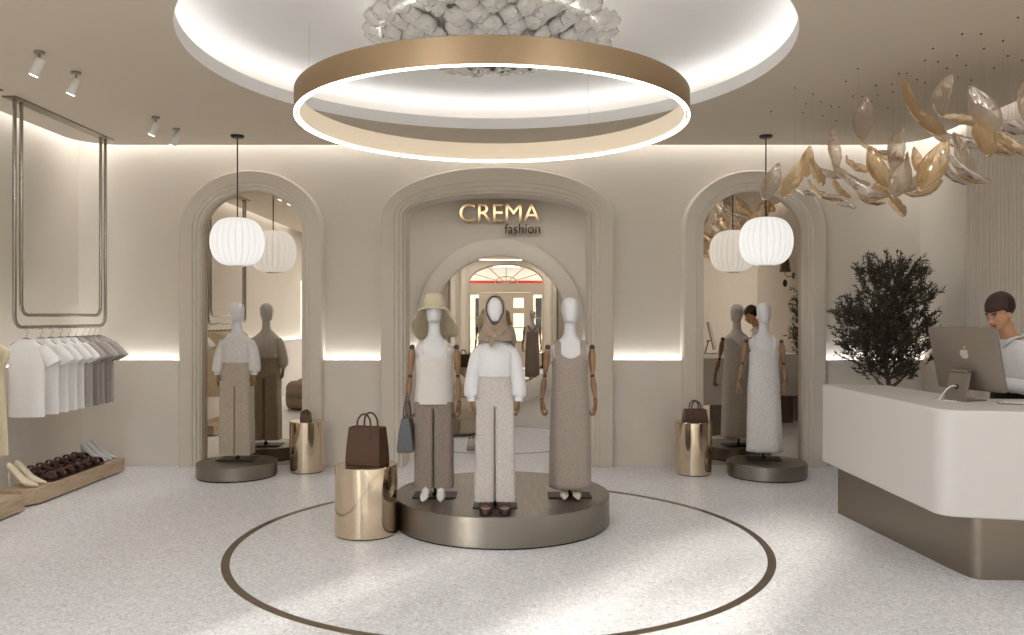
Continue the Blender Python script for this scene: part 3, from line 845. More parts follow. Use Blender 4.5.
def sandal(label, loc, rz, up, name='sandal', group=None, L=.235, w=.088, th=.028, tilt=0, crossed=False, backstrap=True):
    t = thing(name, label, 'sandal', loc, rz, group); t.rotation_euler = (tilt, 0, rz)
    P = shoe_outline(L, w)
    b = MB(); b.add(loft([[(x*k, y*k2, z) for x, y in P] for z, k, k2 in ((0, .96, .97), (.008, 1, 1), (th*.8, 1, 1), (th, .97, .985))])); obj('sole', b, M['sole'], t)
    b = MB(); b.add(loft([[(x*k, y*k, z) for x, y in P] for z, k in ((th, .93), (th+.003, .93), (th+.004, .90))])); obj('insole', b, M['insole'], t)
    A = [PI*k/10 for k in range(11)]
    if crossed:
        for s in (-1, 1):
            b = MB(); b.add(ribbon([(w*.53*cos(a), -.03+s*.035*cos(a), th*.6+.055*sin(a)) for a in A], (0, 1, 0), .042, .007)); obj('strap', b, up, t)
        b = MB(); b.add(ribbon([(w*.53*cos(a), .045, th*.6+.062*sin(a)) for a in A], (0, 1, 0), .03, .007)); obj('strap', b, up, t)
    else:
        for yy, hh, ww in ((-.045, .040, .034), (.03, .062, .028)):
            b = MB(); b.add(ribbon([(w*.53*cos(a), yy, th*.6+hh*sin(a)) for a in A], (0, 1, 0), ww, .006)); obj('strap', b, up, t)
        if not backstrap: return t
        b = MB(); b.add(ribbon([(w*.42*cos(a), .035+.075*sin(a), th+.035+.02*sin(a)) for a in A], (0, 0, 1), .026, .006)); obj('heel_strap', b, up, t)
    return t
# on the plinth
def scaled(o, k): o.scale = (k,)*3; return o
scaled(pump('beige heeled pump on the plinth, nearer the cream dresses', (-4.335, 7.13, .151), 1.5, M['beigelea'], 'heeled_pump', group='beige pumps on the plinth', h=.095), 1.35)
scaled(pump('beige heeled pump on the plinth, next to the brown sandals', (-4.335, 7.25, .151), 1.5, M['beigelea'], 'heeled_pump', group='beige pumps on the plinth', h=.095), 1.35)
for k in range(3):
    scaled(pump(['first pale grey heeled pump beside the brown sandals', 'middle pale grey heeled pump at the end of the plinth', 'pale grey heeled pump nearest the back wall on the plinth'][k], (-4.335, 8.34+.108*k, .151), 1.5, M['greylea'], 'heeled_pump', group='grey pumps on the plinth', h=.095), 1.3)
b = MB(); b.add(loft([[(x, y, z) for x, y in ((-4.455, 7.36), (-4.335, 7.36), (-4.335, 8.24), (-4.455, 8.24))] for z in (.164, .205)])); tag(obj('display_riser', b, M['dark'], smooth=False, bevel=.004), 'dark low riser block under the wall-side row of brown sandals', 'riser')
k = 0
for r in range(2):
    for i in range(6):
        lab = ['brown strappy sandal in the wall-side row on the riser', 'brown strappy sandal in the front row on the tray'][r]
        lab += ', ' + ['next to the beige pumps', 'second from the beige pumps', 'third from the beige pumps', 'third from the grey pumps', 'second from the grey pumps', 'next to the grey pumps'][i]
        loc = ((-4.398, -4.258)[r], 7.43+.150*i, (.2065, .1645)[r])
        if k == 0: s0 = sandal(lab, loc, 1.5, M['sandal'], 'strappy_sandal', 'brown sandals on the plinth', L=.128, w=.105, th=.024, crossed=True)
        else: dup(s0, loc, 1.5+random.uniform(-.06, .06), lab)
        k += 1

# ------------------------------------------------------------------ counter
CZ0, CZ1 = .432, 1.086
def offset_round(P, r, n=8, idx=None):
    out = []
    for i, p in enumerate(P):
        a, c = Vector(P[i-1]), Vector(P[(i+1) % len(P)]); q = Vector(p)
        rr = r.get(i, 0) if isinstance(r, dict) else r
        if rr == 0: out.append(p); continue
        d1 = (a-q).normalized(); d2 = (c-q).normalized()
        ang = d1.angle(d2); tl = rr/math.tan(ang/2)
        cen = q+(d1+d2).normalized()*(rr/sin(ang/2))
        s = q+d1*tl-cen; e = q+d2*tl-cen
        a0 = math.atan2(s.y, s.x); a1 = math.atan2(e.y, e.x); da = (a1-a0+PI) % (2*PI)-PI
        out += [(cen.x+rr*cos(a0+da*k/n), cen.y+rr*sin(a0+da*k/n)) for k in range(n+1)]
    return out
t = thing('reception_counter', 'white angular reception counter on a dark metal base', 'counter', (2.63, 5.8, 0))
CP = [(2.63, 6.86), (3.13, 6.73), (3.20, 5.62), (4.45, 5.50), (4.45, 4.70), (3.4, 4.74), (2.62, 4.93)]
CPr = offset_round([(x-2.63, y-5.8) for x, y in CP], {0: .03, 1: .03, 6: .13, 2: .05})
b = MB(); b.add(prism(CPr, CZ0, CZ1)); obj('counter_body', b, M['counter'], t, bevel=.012, seg=3, angle=35)
BP = [(2.75, 6.80), (3.08, 6.66), (3.12, 5.5), (4.40, 5.4), (4.40, 5.03), (2.96, 5.065), (2.925, 5.085), (2.905, 5.12), (2.89, 5.18), (2.875, 5.32)]
b = MB(); b.add(prism([(x-2.63, y-5.8) for x, y in BP], 0, CZ0+.01)); obj('base', b, M['bronze'], t, angle=38)
b = MB(); b.add(prism([(x-2.63, y-5.8) for x, y in ((2.955, 5.068), (2.968, 5.066), (2.968, 5.09), (2.955, 5.09))], .003, CZ0-.002)); obj('corner_seam', b, M['chrome'], t, smooth=False)

# monitor
t = thing('desktop_monitor', 'aluminium all-in-one desktop monitor seen from behind on the counter', 'monitor', (3.105, 5.5, CZ1))
t.rotation_euler = (0, 0, math.radians(-72))       # local -Y = back of the screen
def rr_poly(w, h, r, n=5): return rrect_pts(-w/2, w/2, -h/2, h/2, r, n)
b = MB(); P = rr_poly(.547, .44, .018); b.add(loft([[(x, 0, z) for x, z in P], [(x, -.012, z) for x, z in P], [(x*.99, -.015, z*.99) for x, z in P]]))
TL = math.radians(13)
disp = obj('display', b, M['alu'], t, loc=(0, 0, .285), rot=(TL, 0, 0), angle=50)
b = MB(); P2 = rr_poly(.535, .428, .012); b.add(loft([[(x, .0, z) for x, z in P2], [(x, .003, z) for x, z in P2]])); obj('screen', b, M['screen'], disp, smooth=False)
# bitten fruit emblem
def emblem():
    P = []
    for i in range(64):
        a = 2*PI*i/64+PI/2
        r = .030*(1+.06*cos(2*a)) 
        x = .93*r*cos(a); z = r*sin(a)
        z -= .008*math.exp(-(x/.008)**2)*(1 if z > 0 else -.55)
        if z < 0: x *= 1+.25*z/.03
        d = math.hypot(x-.036, z-.004)
        if d < .0155:
            k = .0155/max(d, 1e-5); x = .036+(x-.036)*k; z = .004+(z-.004)*k
        P.append((x, z))
    b = MB(); b.add(loft([[(x, 0, z) for x, z in P], [(x, -.002, z) for x, z in P]]))
    Lf = [(.001+.012*sin(PI*k/8)*.35+.012*k/8, .030+.016*k/8-.004*sin(PI*k/8)) for k in range(9)] + [(.001+.012*k/8-.004*sin(PI*k/8), .030+.016*k/8+.004*sin(PI*k/8)) for k in range(7, 0, -1)]
    b.add(loft([[(x, 0, z) for x, z in Lf], [(x, -.002, z) for x, z in Lf]]))
    return b
obj('emblem', emblem(), M['alulight'], disp, loc=(-.0, -.0148, .035), smooth=False).scale = (1.25, 1, 1.25)
b = MB()
b.add(loft([[(x, y, z) for x in (-.085, .085) for y in ((yy-.005, yy+.005) if x < 0 else (yy+.005, yy-.005))] for yy, z in ((-.075, .20), (-.055, .19), (-.10, .02), (-.10, .006))]))
b.add(box(-.085, .085, -.11, .08, 0, .009))
obj('stand', b, M['alu'], t, bevel=.004)
b = MB(); b.add(box(-.07, .07, -.078, -.02, .195, .212)); obj('hinge', b, M['alu'], t, bevel=.005)
b = MB(); b.add(lathe([(0, -.001), (.016, -.001), (.016, .001), (0, .001)], 24)); obj('cable_hole', b, M['black'], t, loc=(0, -.092, .095), rot=(PI/2-.3, 0, 0))
b = MB(); b.add(tube(smoothpath([(0, -.085, .095), (-.005, -.13, .10), (-.03, -.165, .06), (-.05, -.18, .015), (-.055, -.182, .0062), (-.02, -.24, .0062), (.1, -.2, .0062)], 28), .0045, 8)); obj('power_cable', b, M['plastic'], t)

t = thing('keyboard', 'slim pale keyboard lying on the counter beside the monitor', 'keyboard', (3.38, 5.21, CZ1))
t.rotation_euler = (0, 0, math.radians(-25))
b = MB(); b.add(loft([[(x, y, z) for x, y in rrect_pts(-.21, .21, -.065, .065, .012, 4)] for z in (0, .008)])); obj('case', b, M['alu'], t, bevel=.002)
b = MB()
for r in range(5):
    for c in range(14): b.add(box(-.2+.0287*c, -.2+.0287*c+.025, -.058+.0235*r, -.058+.0235*r+.02, .007, .0105))
obj('keys', b, M['plastic'], t, smooth=False)
b = MB(); b.add(loft([[(x, y, z) for x, y in rrect_pts(-.16, .16, -.11, .11, .01, 3)] for z in (0, .016)])); tag(obj('notebook', b, M['plastic'], loc=(3.84, 5.14, CZ1), rot=(0, 0, -.2), bevel=.003), 'closed white notebook lying on the counter at the photo edge', 'notebook')

# ------------------------------------------------------------------ sign on the far wall
sign = thing('shop_sign', 'gold lettered shop sign on the wall above the round mirror', 'sign', (-.165, YBB-.05, 2.9))
def letters(text, x0, x1, z0, z1, depth, m, dy=0, squash=None):
    cu = bpy.data.curves.new('txt', 'FONT'); cu.body = text; cu.size = 1; cu.extrude = 0
    cu.space_character = 1.0
    to = bpy.data.objects.new('txt', cu); COL.objects.link(to)
    bpy.context.view_layer.update()
    objs = []; xs = 0
    # one mesh per letter
    full = bpy.data.meshes.new_from_object(to)
    bm = bmesh.new(); bm.from_mesh(full)
    seen = set(); isl = []
    for v in bm.verts:
        if v in seen: continue
        st = [v]; grp = []; seen.add(v)
        while st:
            q = st.pop(); grp.append(q)
            for e in q.link_edges:
                o = e.other_vert(q)
                if o not in seen: seen.add(o); st.append(o)
        isl.append(grp)
    ax = [v.co.x for v in bm.verts]; az = [v.co.y for v in bm.verts]
    mx0, mx1, mz0, mz1 = min(ax), max(ax), min(az), max(az)
    sx = (x1-x0)/(mx1-mx0); sz = (z1-z0)/(mz1-mz0)
    isl.sort(key=lambda g: min(v.co.x for v in g))
    merged = []
    for g in isl:                       # the dot of an i joins its stem
        a0, a1 = min(v.co.x for v in g), max(v.co.x for v in g)
        if merged and a0 < merged[-1][1]-.02: merged[-1][0].extend(g); merged[-1][1] = max(a1, merged[-1][1])
        else: merged.append([list(g), a1])
    for g, _ in merged:
        s = set(g); idx = {v: i for i, v in enumerate(g)}
        vs = [(x0+(v.co.x-mx0)*sx, 0, z0+(v.co.y-mz0)*sz) for v in g]
        fs = [tuple(idx[v] for v in f.verts) for f in bm.faces if all(v in s for v in f.verts)]
        edges = {}
        for f in fs:
            for i in range(len(f)):
                e = (f[i], f[(i+1) % len(f)]); k = tuple(sorted(e))
                edges.setdefault(k, []).append(e)
        nv = len(vs)
        V = vs + [(x, -depth, z) for x, _, z in vs]
        F = [tuple(f) for f in fs] + [tuple(i+nv for i in f)[::-1] for f in fs]
        for k, l in edges.items():
            if len(l) == 1:
                a, c = l[0]; F.append((c, a, a+nv, c+nv))
        mb = MB(); mb.add((V, F)); obj('letter', mb, m, sign, loc=(0, dy, 0), smooth=False)
    bm.free(); bpy.data.objects.remove(to); bpy.data.meshes.remove(full)
K = 12.2/806
letters('CREMA', (457.5-499)*K+.0, (538-499)*K, 1.65+(317.5-222)*K-2.9, 1.65+(317.5-203.7)*K-2.9, .045, M['goldsign'], -.02)
letters('fashion', (502.5-499)*K, (538-499)*K, 1.65+(317.5-233.6)*K-2.9, 1.65+(317.5-223.6)*K-2.9, .03, M['signdark'], -.02)

# ------------------------------------------------------------------ armchairs
def armchair(label, loc, rz, m, m2):
    t = thing('armchair', label, 'armchair', loc, rz, 'rounded upholstered armchairs')
    b = MB(); b.add(keyloft([(.02, .30, .30), (.06, .345, .345), (.2, .36, .36), (.34, .35, .35), (.40, .31, .31), (.415, .2, .2), (.418, 0, 0)], 20, 40, 2.6)); obj('seat', b, m, t)
    P = []; R = []
    for i in range(25):
        a = math.radians(-35 + 250*i/24)
        P.append((.36*cos(a), .06+.36*sin(a), .38+.17*max(0, sin(a))**1.2)); R.append(.15+.03*max(0, sin(a)))
    b = MB(); b.add(tube(P, R, 20)); b.add(ell(P[0], (R[0],)*3)); b.add(ell(P[-1], (R[-1],)*3)); obj('back_and_arms', b, m2, t)
    b = MB(); b.add(tube([(.33*cos(math.radians(a)), .06+.33*sin(math.radians(a)), .16+.05*max(0, sin(math.radians(a)))) for a in range(-35, 216, 10)], .14, 16)); obj('lower_roll', b, m2, t)
armchair('rounded taupe armchair in the room behind the middle arch', (-.80, 11.5, 0), -.9, M['boucle'], M['bouclelight'])
armchair('rounded taupe armchair by the side wall, seen in the mirror behind the blouse mannequin', (-3.72, 3.4, 0), -PI/2, M['boucle'], M['boucle'])
# little bell-shaped door stop on the far floor
t = thing('door_stop', 'small dark block-shaped door stop on the floor behind the podium', 'door stop', (-.51, 10.0, 0))
b = MB(); b.add(loft([[(sx*w, sy*w, z) for sx, sy in ((-1, -1), (1, -1), (1, 1), (-1, 1))] for w, z in ((.05, 0), (.05, .03), (.036, .14), (.03, .15))])); obj('weight', b, M['bronze'], t, bevel=.006)
b = MB(); b.add(tube(smoothpath([(-.025, 0, .145), (-.018, 0, .18), (.018, 0, .18), (.025, 0, .145)], 12), .006, 6)); obj('handle', b, M['black'], t)

# wall lamps that show in the two side mirrors
def sconce(loc, s, label, sh):
    t = thing('wall_lamp', label, 'wall lamp', loc)
    b = MB(); b.add(lathe([(0, 0), (.05, 0), (.05, .015), (0, .015)], 24)); obj('wall_plate', b, M['black'], t, rot=(0, s*PI/2, 0))
    b = MB(); b.add(tube(smoothpath([(0, 0, 0), (s*.1, 0, -.02), (s*.14, 0, .04), (s*.14, 0, .1)], 12), .008, 8)); obj('arm', b, M['brass'], t)
    b = MB(); b.add(lathe([(.09, .06), (.055, .3), (.052, .3), (.087, .06)], 32)); obj('lamp_shade', b, sh, t, loc=(s*.14, 0, 0))
    b = MB(); b.add(ell((s*.14, 0, -.12), (.035, .035, .06))); obj('finial', b, M['black'], t)
sconce((XL, 6.0, 2.32), 1, 'wall lamp with brown shade high on the clothes rail wall, seen in the mirror', M['brownleather'])
sconce((XR-.055, 5.1, 2.32), -1, 'wall lamp with brown shade high on the ribbed wall, seen in the mirror', M['brownleather'])

# ------------------------------------------------------------------ glass leaf cluster
def leaf_mesh(seed, L, W, curl, cup):
    b = MB(); N, Q = 14, 8; rows = []
    for i in range(N+1):
        u = i/N; hw = W/2*(sin(PI*min(1, u*.94+.03)))**.8*(1.15-.3*u)
        th = curl*(u-.5)
        # arc along the length
        if abs(curl) > .05: yy = L/curl*sin(th); zz = L/curl*(1-cos(th))
        else: yy, zz = L*(u-.5), 0
        row = []
        for j in range(Q+1):
            v = j/Q*2-1
            dz = cup*hw*(v*v)+.014*noise.noise(Vector((u*7, v*3, seed*3.1)))
            row.append((hw*v, yy-dz*sin(th), zz+dz*cos(th)))
        rows.append(row)
    b.add(loft(rows, False, False, closed=False)); return b
LEAF = [leaf_mesh(s, .31, .125, c, u) for s, c, u in ((1, .9, .5), (2, 1.5, .35), (3, .6, .8), (4, 1.9, .5))]
meshes = []
for k in range(4):
    for m in ('leafgold', 'leafclear'):
        o = obj('tmp', LEAF[k], M[m], angle=80); meshes.append((o.data, m)); COL.objects.unlink(o); bpy.data.objects.remove(o)
anchor_mb = MB(); anchor_mb.add(lathe([(0, -.008), (.006, -.007), (.007, 0), (0, 0)], 10))
ao = obj('tmp2', anchor_mb, M['black']); anchor_me = ao.data; bpy.data.objects.remove(ao)
def leaf(px, py, Z, size, rot, kind, label):
    x, z = (px-512)*Z/806, 1.65+(317.5-py)*Z/806
    t = thing('glass_leaf', label, 'glass leaf', (x, Z, z), 0, 'gold glass leaves hung from the ceiling over the counter')
    me, m = meshes[kind]
    o = bpy.data.objects.new('leaf_blade', me); COL.objects.link(o); o.parent = t; o.rotation_euler = rot; o.scale = (size,)*3
    md = o.modifiers.new('solid', 'SOLIDIFY'); md.thickness = .005; md.offset = 0
    a = bpy.data.objects.new('ceiling_anchor', anchor_me); COL.objects.link(a); a.parent = t; a.location = (0, 0, ZC-z)
    w = MB(); w.add(tube([(0, 0, .0), (0, 0, ZC-z)], .0004, 4)); obj('wire', w, M['chrome'], t)
    return t
# (where each leaf hangs across the counter, how deep in the room, size, pose)
random.seed(21)
LV = [ # px, py, Z, size, euler deg, kind
 (771, 184, 7.6, 1.15, (70, 20, -20), 1), (831, 148, 7.2, 1.1, (95, -15, 25), 1), (862, 121, 6.9, 1.2, (80, 10, -8), 1), (907, 103, 6.3, 1.05, (75, -5, 30), 0),
 (938, 98, 6.1, 1.2, (85, 25, 20), 3), (966, 124, 6.0, 1.0, (15, 5, 80), 4), (984, 112, 5.9, 1.2, (80, -25, -25), 1), (958, 146, 6.2, 1.15, (20, 20, 70), 1),
 (925, 125, 6.3, 1.1, (60, -30, 20), 0), (1008, 131, 5.8, 1.15, (25, -10, 75), 5), (1003, 146, 5.9, 1.1, (40, 10, 20), 0), (893, 150, 6.7, 1.25, (85, 20, 15), 1),
 (872, 152, 6.9, 1.1, (30, 0, 60), 2), (853, 168, 7.0, 1.0, (35, 30, 40), 2), (876, 172, 6.8, 1.2, (65, -10, 5), 0), (878, 195, 6.8, 1.1, (40, 10, -30), 2),
 (806, 163, 7.2, .9, (75, 15, 5), 0), (813, 174, 7.2, 1.0, (55, 20, 30), 4), (795, 182, 7.3, 1.15, (60, 10, -50), 0), (803, 193, 7.3, 1.1, (25, 15, 60), 3),
 (821, 197, 7.2, 1.1, (30, -15, 85), 2), (839, 204, 7.1, .95, (30, 20, 45), 5), (823, 176, 7.2, 1.0, (20, 15, 95), 1), (846, 180, 7.0, 1.05, (40, -25, 50), 3),
 (858, 192, 6.9, 1.15, (35, 10, 80), 7), (867, 203, 6.9, 1.05, (20, -10, 100), 2), (892, 206, 6.7, 1.0, (45, 15, 20), 4), (899, 182, 6.6, 1.15, (60, 20, -20), 1),
 (917, 164, 6.5, .8, (80, -20, 10), 2), (914, 187, 6.5, 1.2, (35, 20, -60), 3), (925, 195, 6.4, 1.0, (20, 10, -75), 2), (933, 168, 6.4, 1.2, (75, 25, -30), 0),
 (947, 176, 6.3, 1.05, (50, -20, 60), 7), (957, 157, 6.2, 1.15, (65, 15, 30), 5), (971, 180, 6.1, 1.0, (25, 10, 100), 2), (962, 172, 6.1, 1.1, (40, -15, 70), 1),
 (994, 152, 5.9, 1.1, (30, 20, 40), 2), (981, 140, 6.0, 1.1, (60, 10, 0), 0), (1018, 152, 5.7, 1.0, (35, -15, 80), 0), (1022, 100, 5.7, 1.1, (80, 15, 10), 1),
 (888, 160, 6.9, .9, (20, 5, 30), 4), (836, 190, 7.3, .9, (60, -30, 60), 6), (905, 170, 6.8, .95, (85, 10, 70), 0), (943, 136, 6.6, .9, (35, 0, 40), 6),
]
SPECIAL = {0: 'glass leaf hanging alone in front of the lantern cord, away from the cluster', 3: 'glass leaf shaped like a sail, hanging high above the leaf cluster', 4: 'tall rippled glass leaf hanging highest, right of the sail-shaped leaf', 2: 'pale upright glass leaf hanging above the middle of the leaf cluster', 39: 'glass leaf cut off by the photo edge near the ceiling'}
placed = []
for i, (px, py, Z, s, e, kd) in enumerate(LV):
    best = None
    for q in range(260):
        zz = Z*(1+random.uniform(-.12, .06)*min(1, .3+q*.01)); s_ = s
        c = Vector(((px-512)*zz/806, zz, 1.65+(317.5-py)*zz/806))
        dm = min([(c-o).length for o in placed] or [9])
        if best is None or dm > best[0]: best = (dm, zz, c)
        if dm > .30: break
    Z = best[1]; placed.append(best[2])
    leaf(px, py, Z, s*1.15, [math.radians(q) for q in e], kd, SPECIAL.get(i, 'gold-tinted curled glass leaf within the dense leaf cluster over the counter'))

# ------------------------------------------------------------------ olive tree
t = thing('olive_tree', 'dark bushy olive tree in a pot behind the reception counter', 'potted tree', (3.84, 8.28, 0)); t.scale = (.96, .96, .965)
b = MB(); b.add(lathe([(0, 0), (.17, 0), (.2, .03), (.24, .40), (.25, .42), (.23, .42), (.22, .36), (0, .36)], 48)); pt = obj('pot', b, M['pot'], t)
b = MB(); b.add(lathe([(0, .375), (.215, .375), (.215, .36), (0, .36)], 32)); obj('soil', b, M['soil'], pt)
random.seed(11)
tr = MB(); twigs = []
trunk = [Vector(p) for p in ((0, 0, .36), (.03, .01, .6), (-.02, 0, .85), (.03, 0, 1.0), (.0, .01, 1.2), (.02, 0, 1.5), (.04, 0, 1.9))]
TP = [Vector(cr([tuple(p) for p in trunk], i/24)) for i in range(25)]
tr.add(tube(TP, [.035-.022*i/24 for i in range(25)], 10))
def crown_ok(p):
    # irregular crown: wide below the middle, narrower towards the top
    z = p.z
    if z < 1.03 or z > 2.27: return False
    u = (z-.98)/1.32
    w = cr([(.30,), (.47,), (.55,), (.56,), (.46,), (.44,), (.26,)], u)[0]
    off = cr([(.03,), (.02,), (-.04,), (-.03,), (.02,), (.06,), (.09,)], u)[0]
    w *= .76+.32*noise.noise(Vector((p.x*2.6, p.y*2.6, p.z*3.2)))
    return ((p.x-off)/w)**2+(p.y/min(w, .5))**2 < 1
ends = []
for k in range(46):
    i = random.randrange(9, 25); s = TP[i]
    a = random.uniform(0, 2*PI); L = random.uniform(.3, .6)
    d = Vector((cos(a), sin(a), random.uniform(.0, .9))).normalized()
    pts = [s]; p = s.copy()
    for q in range(6):
        d = (d+Vector((random.uniform(-.3, .3), random.uniform(-.3, .3), random.uniform(-.1, .25)))).normalized()
        p = p+d*L/6
        if not crown_ok(p) and q > 1: break
        pts.append(p.copy())
    if len(pts) > 2:
        tr.add(tube(pts, [.010*(1-.8*j/len(pts)) for j in range(len(pts))], 6)); ends += pts[2:]
obj('trunk', tr, M['bark'], t)
lf = MB(); cnt = 0
def leaf_at(p, d):
    L = random.uniform(.040, .072); W = L*.27
    d = d.normalized(); s = d.cross(Vector((random.uniform(-1, 1), random.uniform(-1, 1), random.uniform(-1, 1)))).normalized(); n = d.cross(s)*.18*W
    lf.add(([p, p+d*L*.35+s*W*.5+n, p+d*L, p+d*L*.35-s*W*.5+n, p+d*L*.4-n*.5], [(0, 1, 4), (1, 2, 4), (2, 3, 4), (3, 0, 4)]))
tries = 0
tw = MB()
while cnt < 640 and tries < 9000:
    tries += 1
    p = Vector((random.uniform(-.66, .66), random.uniform(-.55, .55), random.uniform(.92, 2.44)))
    if not crown_ok(p): continue
    if noise.noise(p*3.4+Vector((5, 2, 1))) < -.22: continue
    cnt += 1
    base = Vector((0.02, 0, p.z-.25)); d = (p-base).normalized()
    d = (d+Vector((random.uniform(-.6, .6), random.uniform(-.6, .6), random.uniform(-.2, .9)))).normalized()
    L = random.uniform(.10, .2); pts = [p+d*L*i/9+Vector((0, 0, .0)) for i in range(10)]
    tw.add(tube([pts[0], pts[5], pts[9]], [.0022, .0018, .001], 4))
    for q in pts[1:]:
        for s in range(2):
            e = (d*.8+Vector((random.uniform(-1, 1), random.uniform(-1, 1), random.uniform(-1, 1)))).normalized(); leaf_at(q, e)
fo = obj('foliage', lf, M['leafd'], t, smooth=False); tag(fo, kind='stuff')
tag(obj('twig_mass', tw, M['bark'], t), kind='stuff')
# ------------------------------------------------------------------ mannequins
BODY = [(.84, .095, .065), (.865, .118, .085), (.91, .118, .088), (.98, .112, .080), (1.07, .128, .092), (1.14, .146, .092), (1.185, .150, .078), (1.213, .122, .066), (1.238, .088, .060), (1.262, .062, .054), (1.295, .049, .048), (1.345, .045, .046),
        (1.374, .045, .048, 0, -.006), (1.384, .046, .062, 0, -.018), (1.400, .054, .077, 0, -.020), (1.45, .0655, .090, 0, -.010), (1.505, .0685, .090, 0, -.002), (1.54, .058, .076, 0, 0), (1.562, .038, .05, 0, 0), (1.572, .014, .018), (1.574, 0, 0)]
def hand_mesh(s, curl=1.0, k=1.0):
    """hand hanging along -Z from the wrist; palm towards -s*X; thumb on the front side"""
    b = MB()
    b.add(keyloft([(0, .019, .022), (-.02, .017, .028), (-.05, .0155, .037), (-.078, .0145, .038), (-.092, .011, .034), (-.096, .004, .02)], 10, 16))
    for i, (y, L) in enumerate(((-.028, .90), (-.0095, 1.0), (.0095, .95), (.027, .76))):
        c = curl
        P = [(0, y, -.080), (-s*.004*c, y, -.098), (-s*(.010*c), y*1.02, -.098-.022*L), (-s*(.028*c), y, -.098-.036*L+.012*(c-.3)), (-s*(.042*c), y*.98, -.098-.034*L+.030*(c-.3)), (-s*(.040*c), y*.96, -.098-.022*L+.034*(c-.3))]
        b.add(tube(smoothpath(P, 12), [.0088, .009, .0088, .0086, .0088, .0084, .008, .008, .0079, .0076, .0072, .0062, .003], 8))
    P = [(-s*.004, -.024, -.022), (-s*.014, -.042, -.042), (-s*.020, -.046, -.066), (-s*.028, -.036, -.088)]
    b.add(tube(smoothpath(P, 10), [.012, .012, .0115, .011, .0105, .010, .010, .0096, .009, .0075, .003], 8))
    if k != 1: b.v = [(x*k, y*k, z*k) for x, y, z in b.v]
    return b
def seg_tube(a, c, radii, n=14):
    a, c = Vector(a), Vector(c); m = len(radii)-1
    return tube([a.lerp(c, i/m) for i in range(m+1)], radii, n)
def wood_arm(parent, s, sh, el, wr, curl=1.0, handrot=(0, 0, 0), hk=1.0):
    b = MB()
    sh, el, wr = Vector(sh), Vector(el), Vector(wr)
    b.add(seg_tube(sh, sh.lerp(el, .93), [.012, .022, .027, .029, .028, .026, .023, .020, .013]))
    b.add(seg_tube(sh.lerp(el, 1.07) if False else el.lerp(wr, .06), el.lerp(wr, .95), [.013, .020, .024, .0245, .022, .019, .016, .011]))
    arm = obj('arm', b, M['armwood'], parent)
    for c, r in ((sh, .022), (el, .0175), (wr, .0145)):
        b = MB(); b.add(ell(c, (r,)*3, 14, 8)); obj('joint', b, M['sandal'], arm)
    h = obj('hand', hand_mesh(s, curl, hk), M['armwood'], arm, loc=wr, rot=handrot)
    return arm
def base_plate(t, w=.30, d=.26, y=.06, rod=.3):
    b = MB(); b.add(box(-w/2, w/2, y-d/2, y+d/2, 0, .008)); obj('base_plate', b, M['black'], t, bevel=.002)
    b = MB(); b.add(tube([(0, y-.01, .008), (0, y-.01, rod)], .011, 12)); b.add(lathe([(0, .008), (.022, .008), (.022, .03), (0, .03)], 20, 0, y-.01)); obj('support_rod', b, M['black'], t)
def trousers(t, m, waist, hem, crotch, rw, rh, rhem, gap=.003, seed=0, ry=.095):
    b = MB()
    for s in (-1, 1):
        def fold(a, z): return 1+.025*sin(4*a+seed+s)*(1-(z-hem)/(waist-hem))
        c0, c1 = rhem/2, rh/2
        b.add(keyloft([(hem, rhem/2-gap, ry*.95, s*c0, .0), (hem+.2, rhem/2-gap, ry*.95, s*c0, 0), ((hem+crotch)/2, (rhem+rh)/4-gap, ry*.97, s*(c0+c1)/2, 0), (crotch-.08, rh/2-gap, ry, s*c1, 0), (crotch+.03, rh/2-.001, ry*1.02, s*c1*.98, 0), (crotch+.06, rh/2, ry, s*c1*.95, 0)], 22, 44, 6.5, fold))
    b.add(keyloft([(crotch-.012, rh*.72, ry*.6), (crotch+.01, rh*.96, ry*1.0), (crotch+.06, rh*.99, ry*1.04), ((crotch+waist)/2, (rh+rw)/2*1.02, ry*1.0), (waist-.03, rw*1.005, ry*.88), (waist, rw, ry*.85)], 16, 40, 2.8))
    obj('trousers', b, m, t, angle=70)
    b = MB(); b.add(keyloft([(waist-.032, rw*1.012, ry*.895), (waist+.002, rw*1.012, ry*.865), (waist+.002, rw*.97, ry*.83)], 6, 40, 2.3, None, False, False)); obj('waistband', b, m, t)
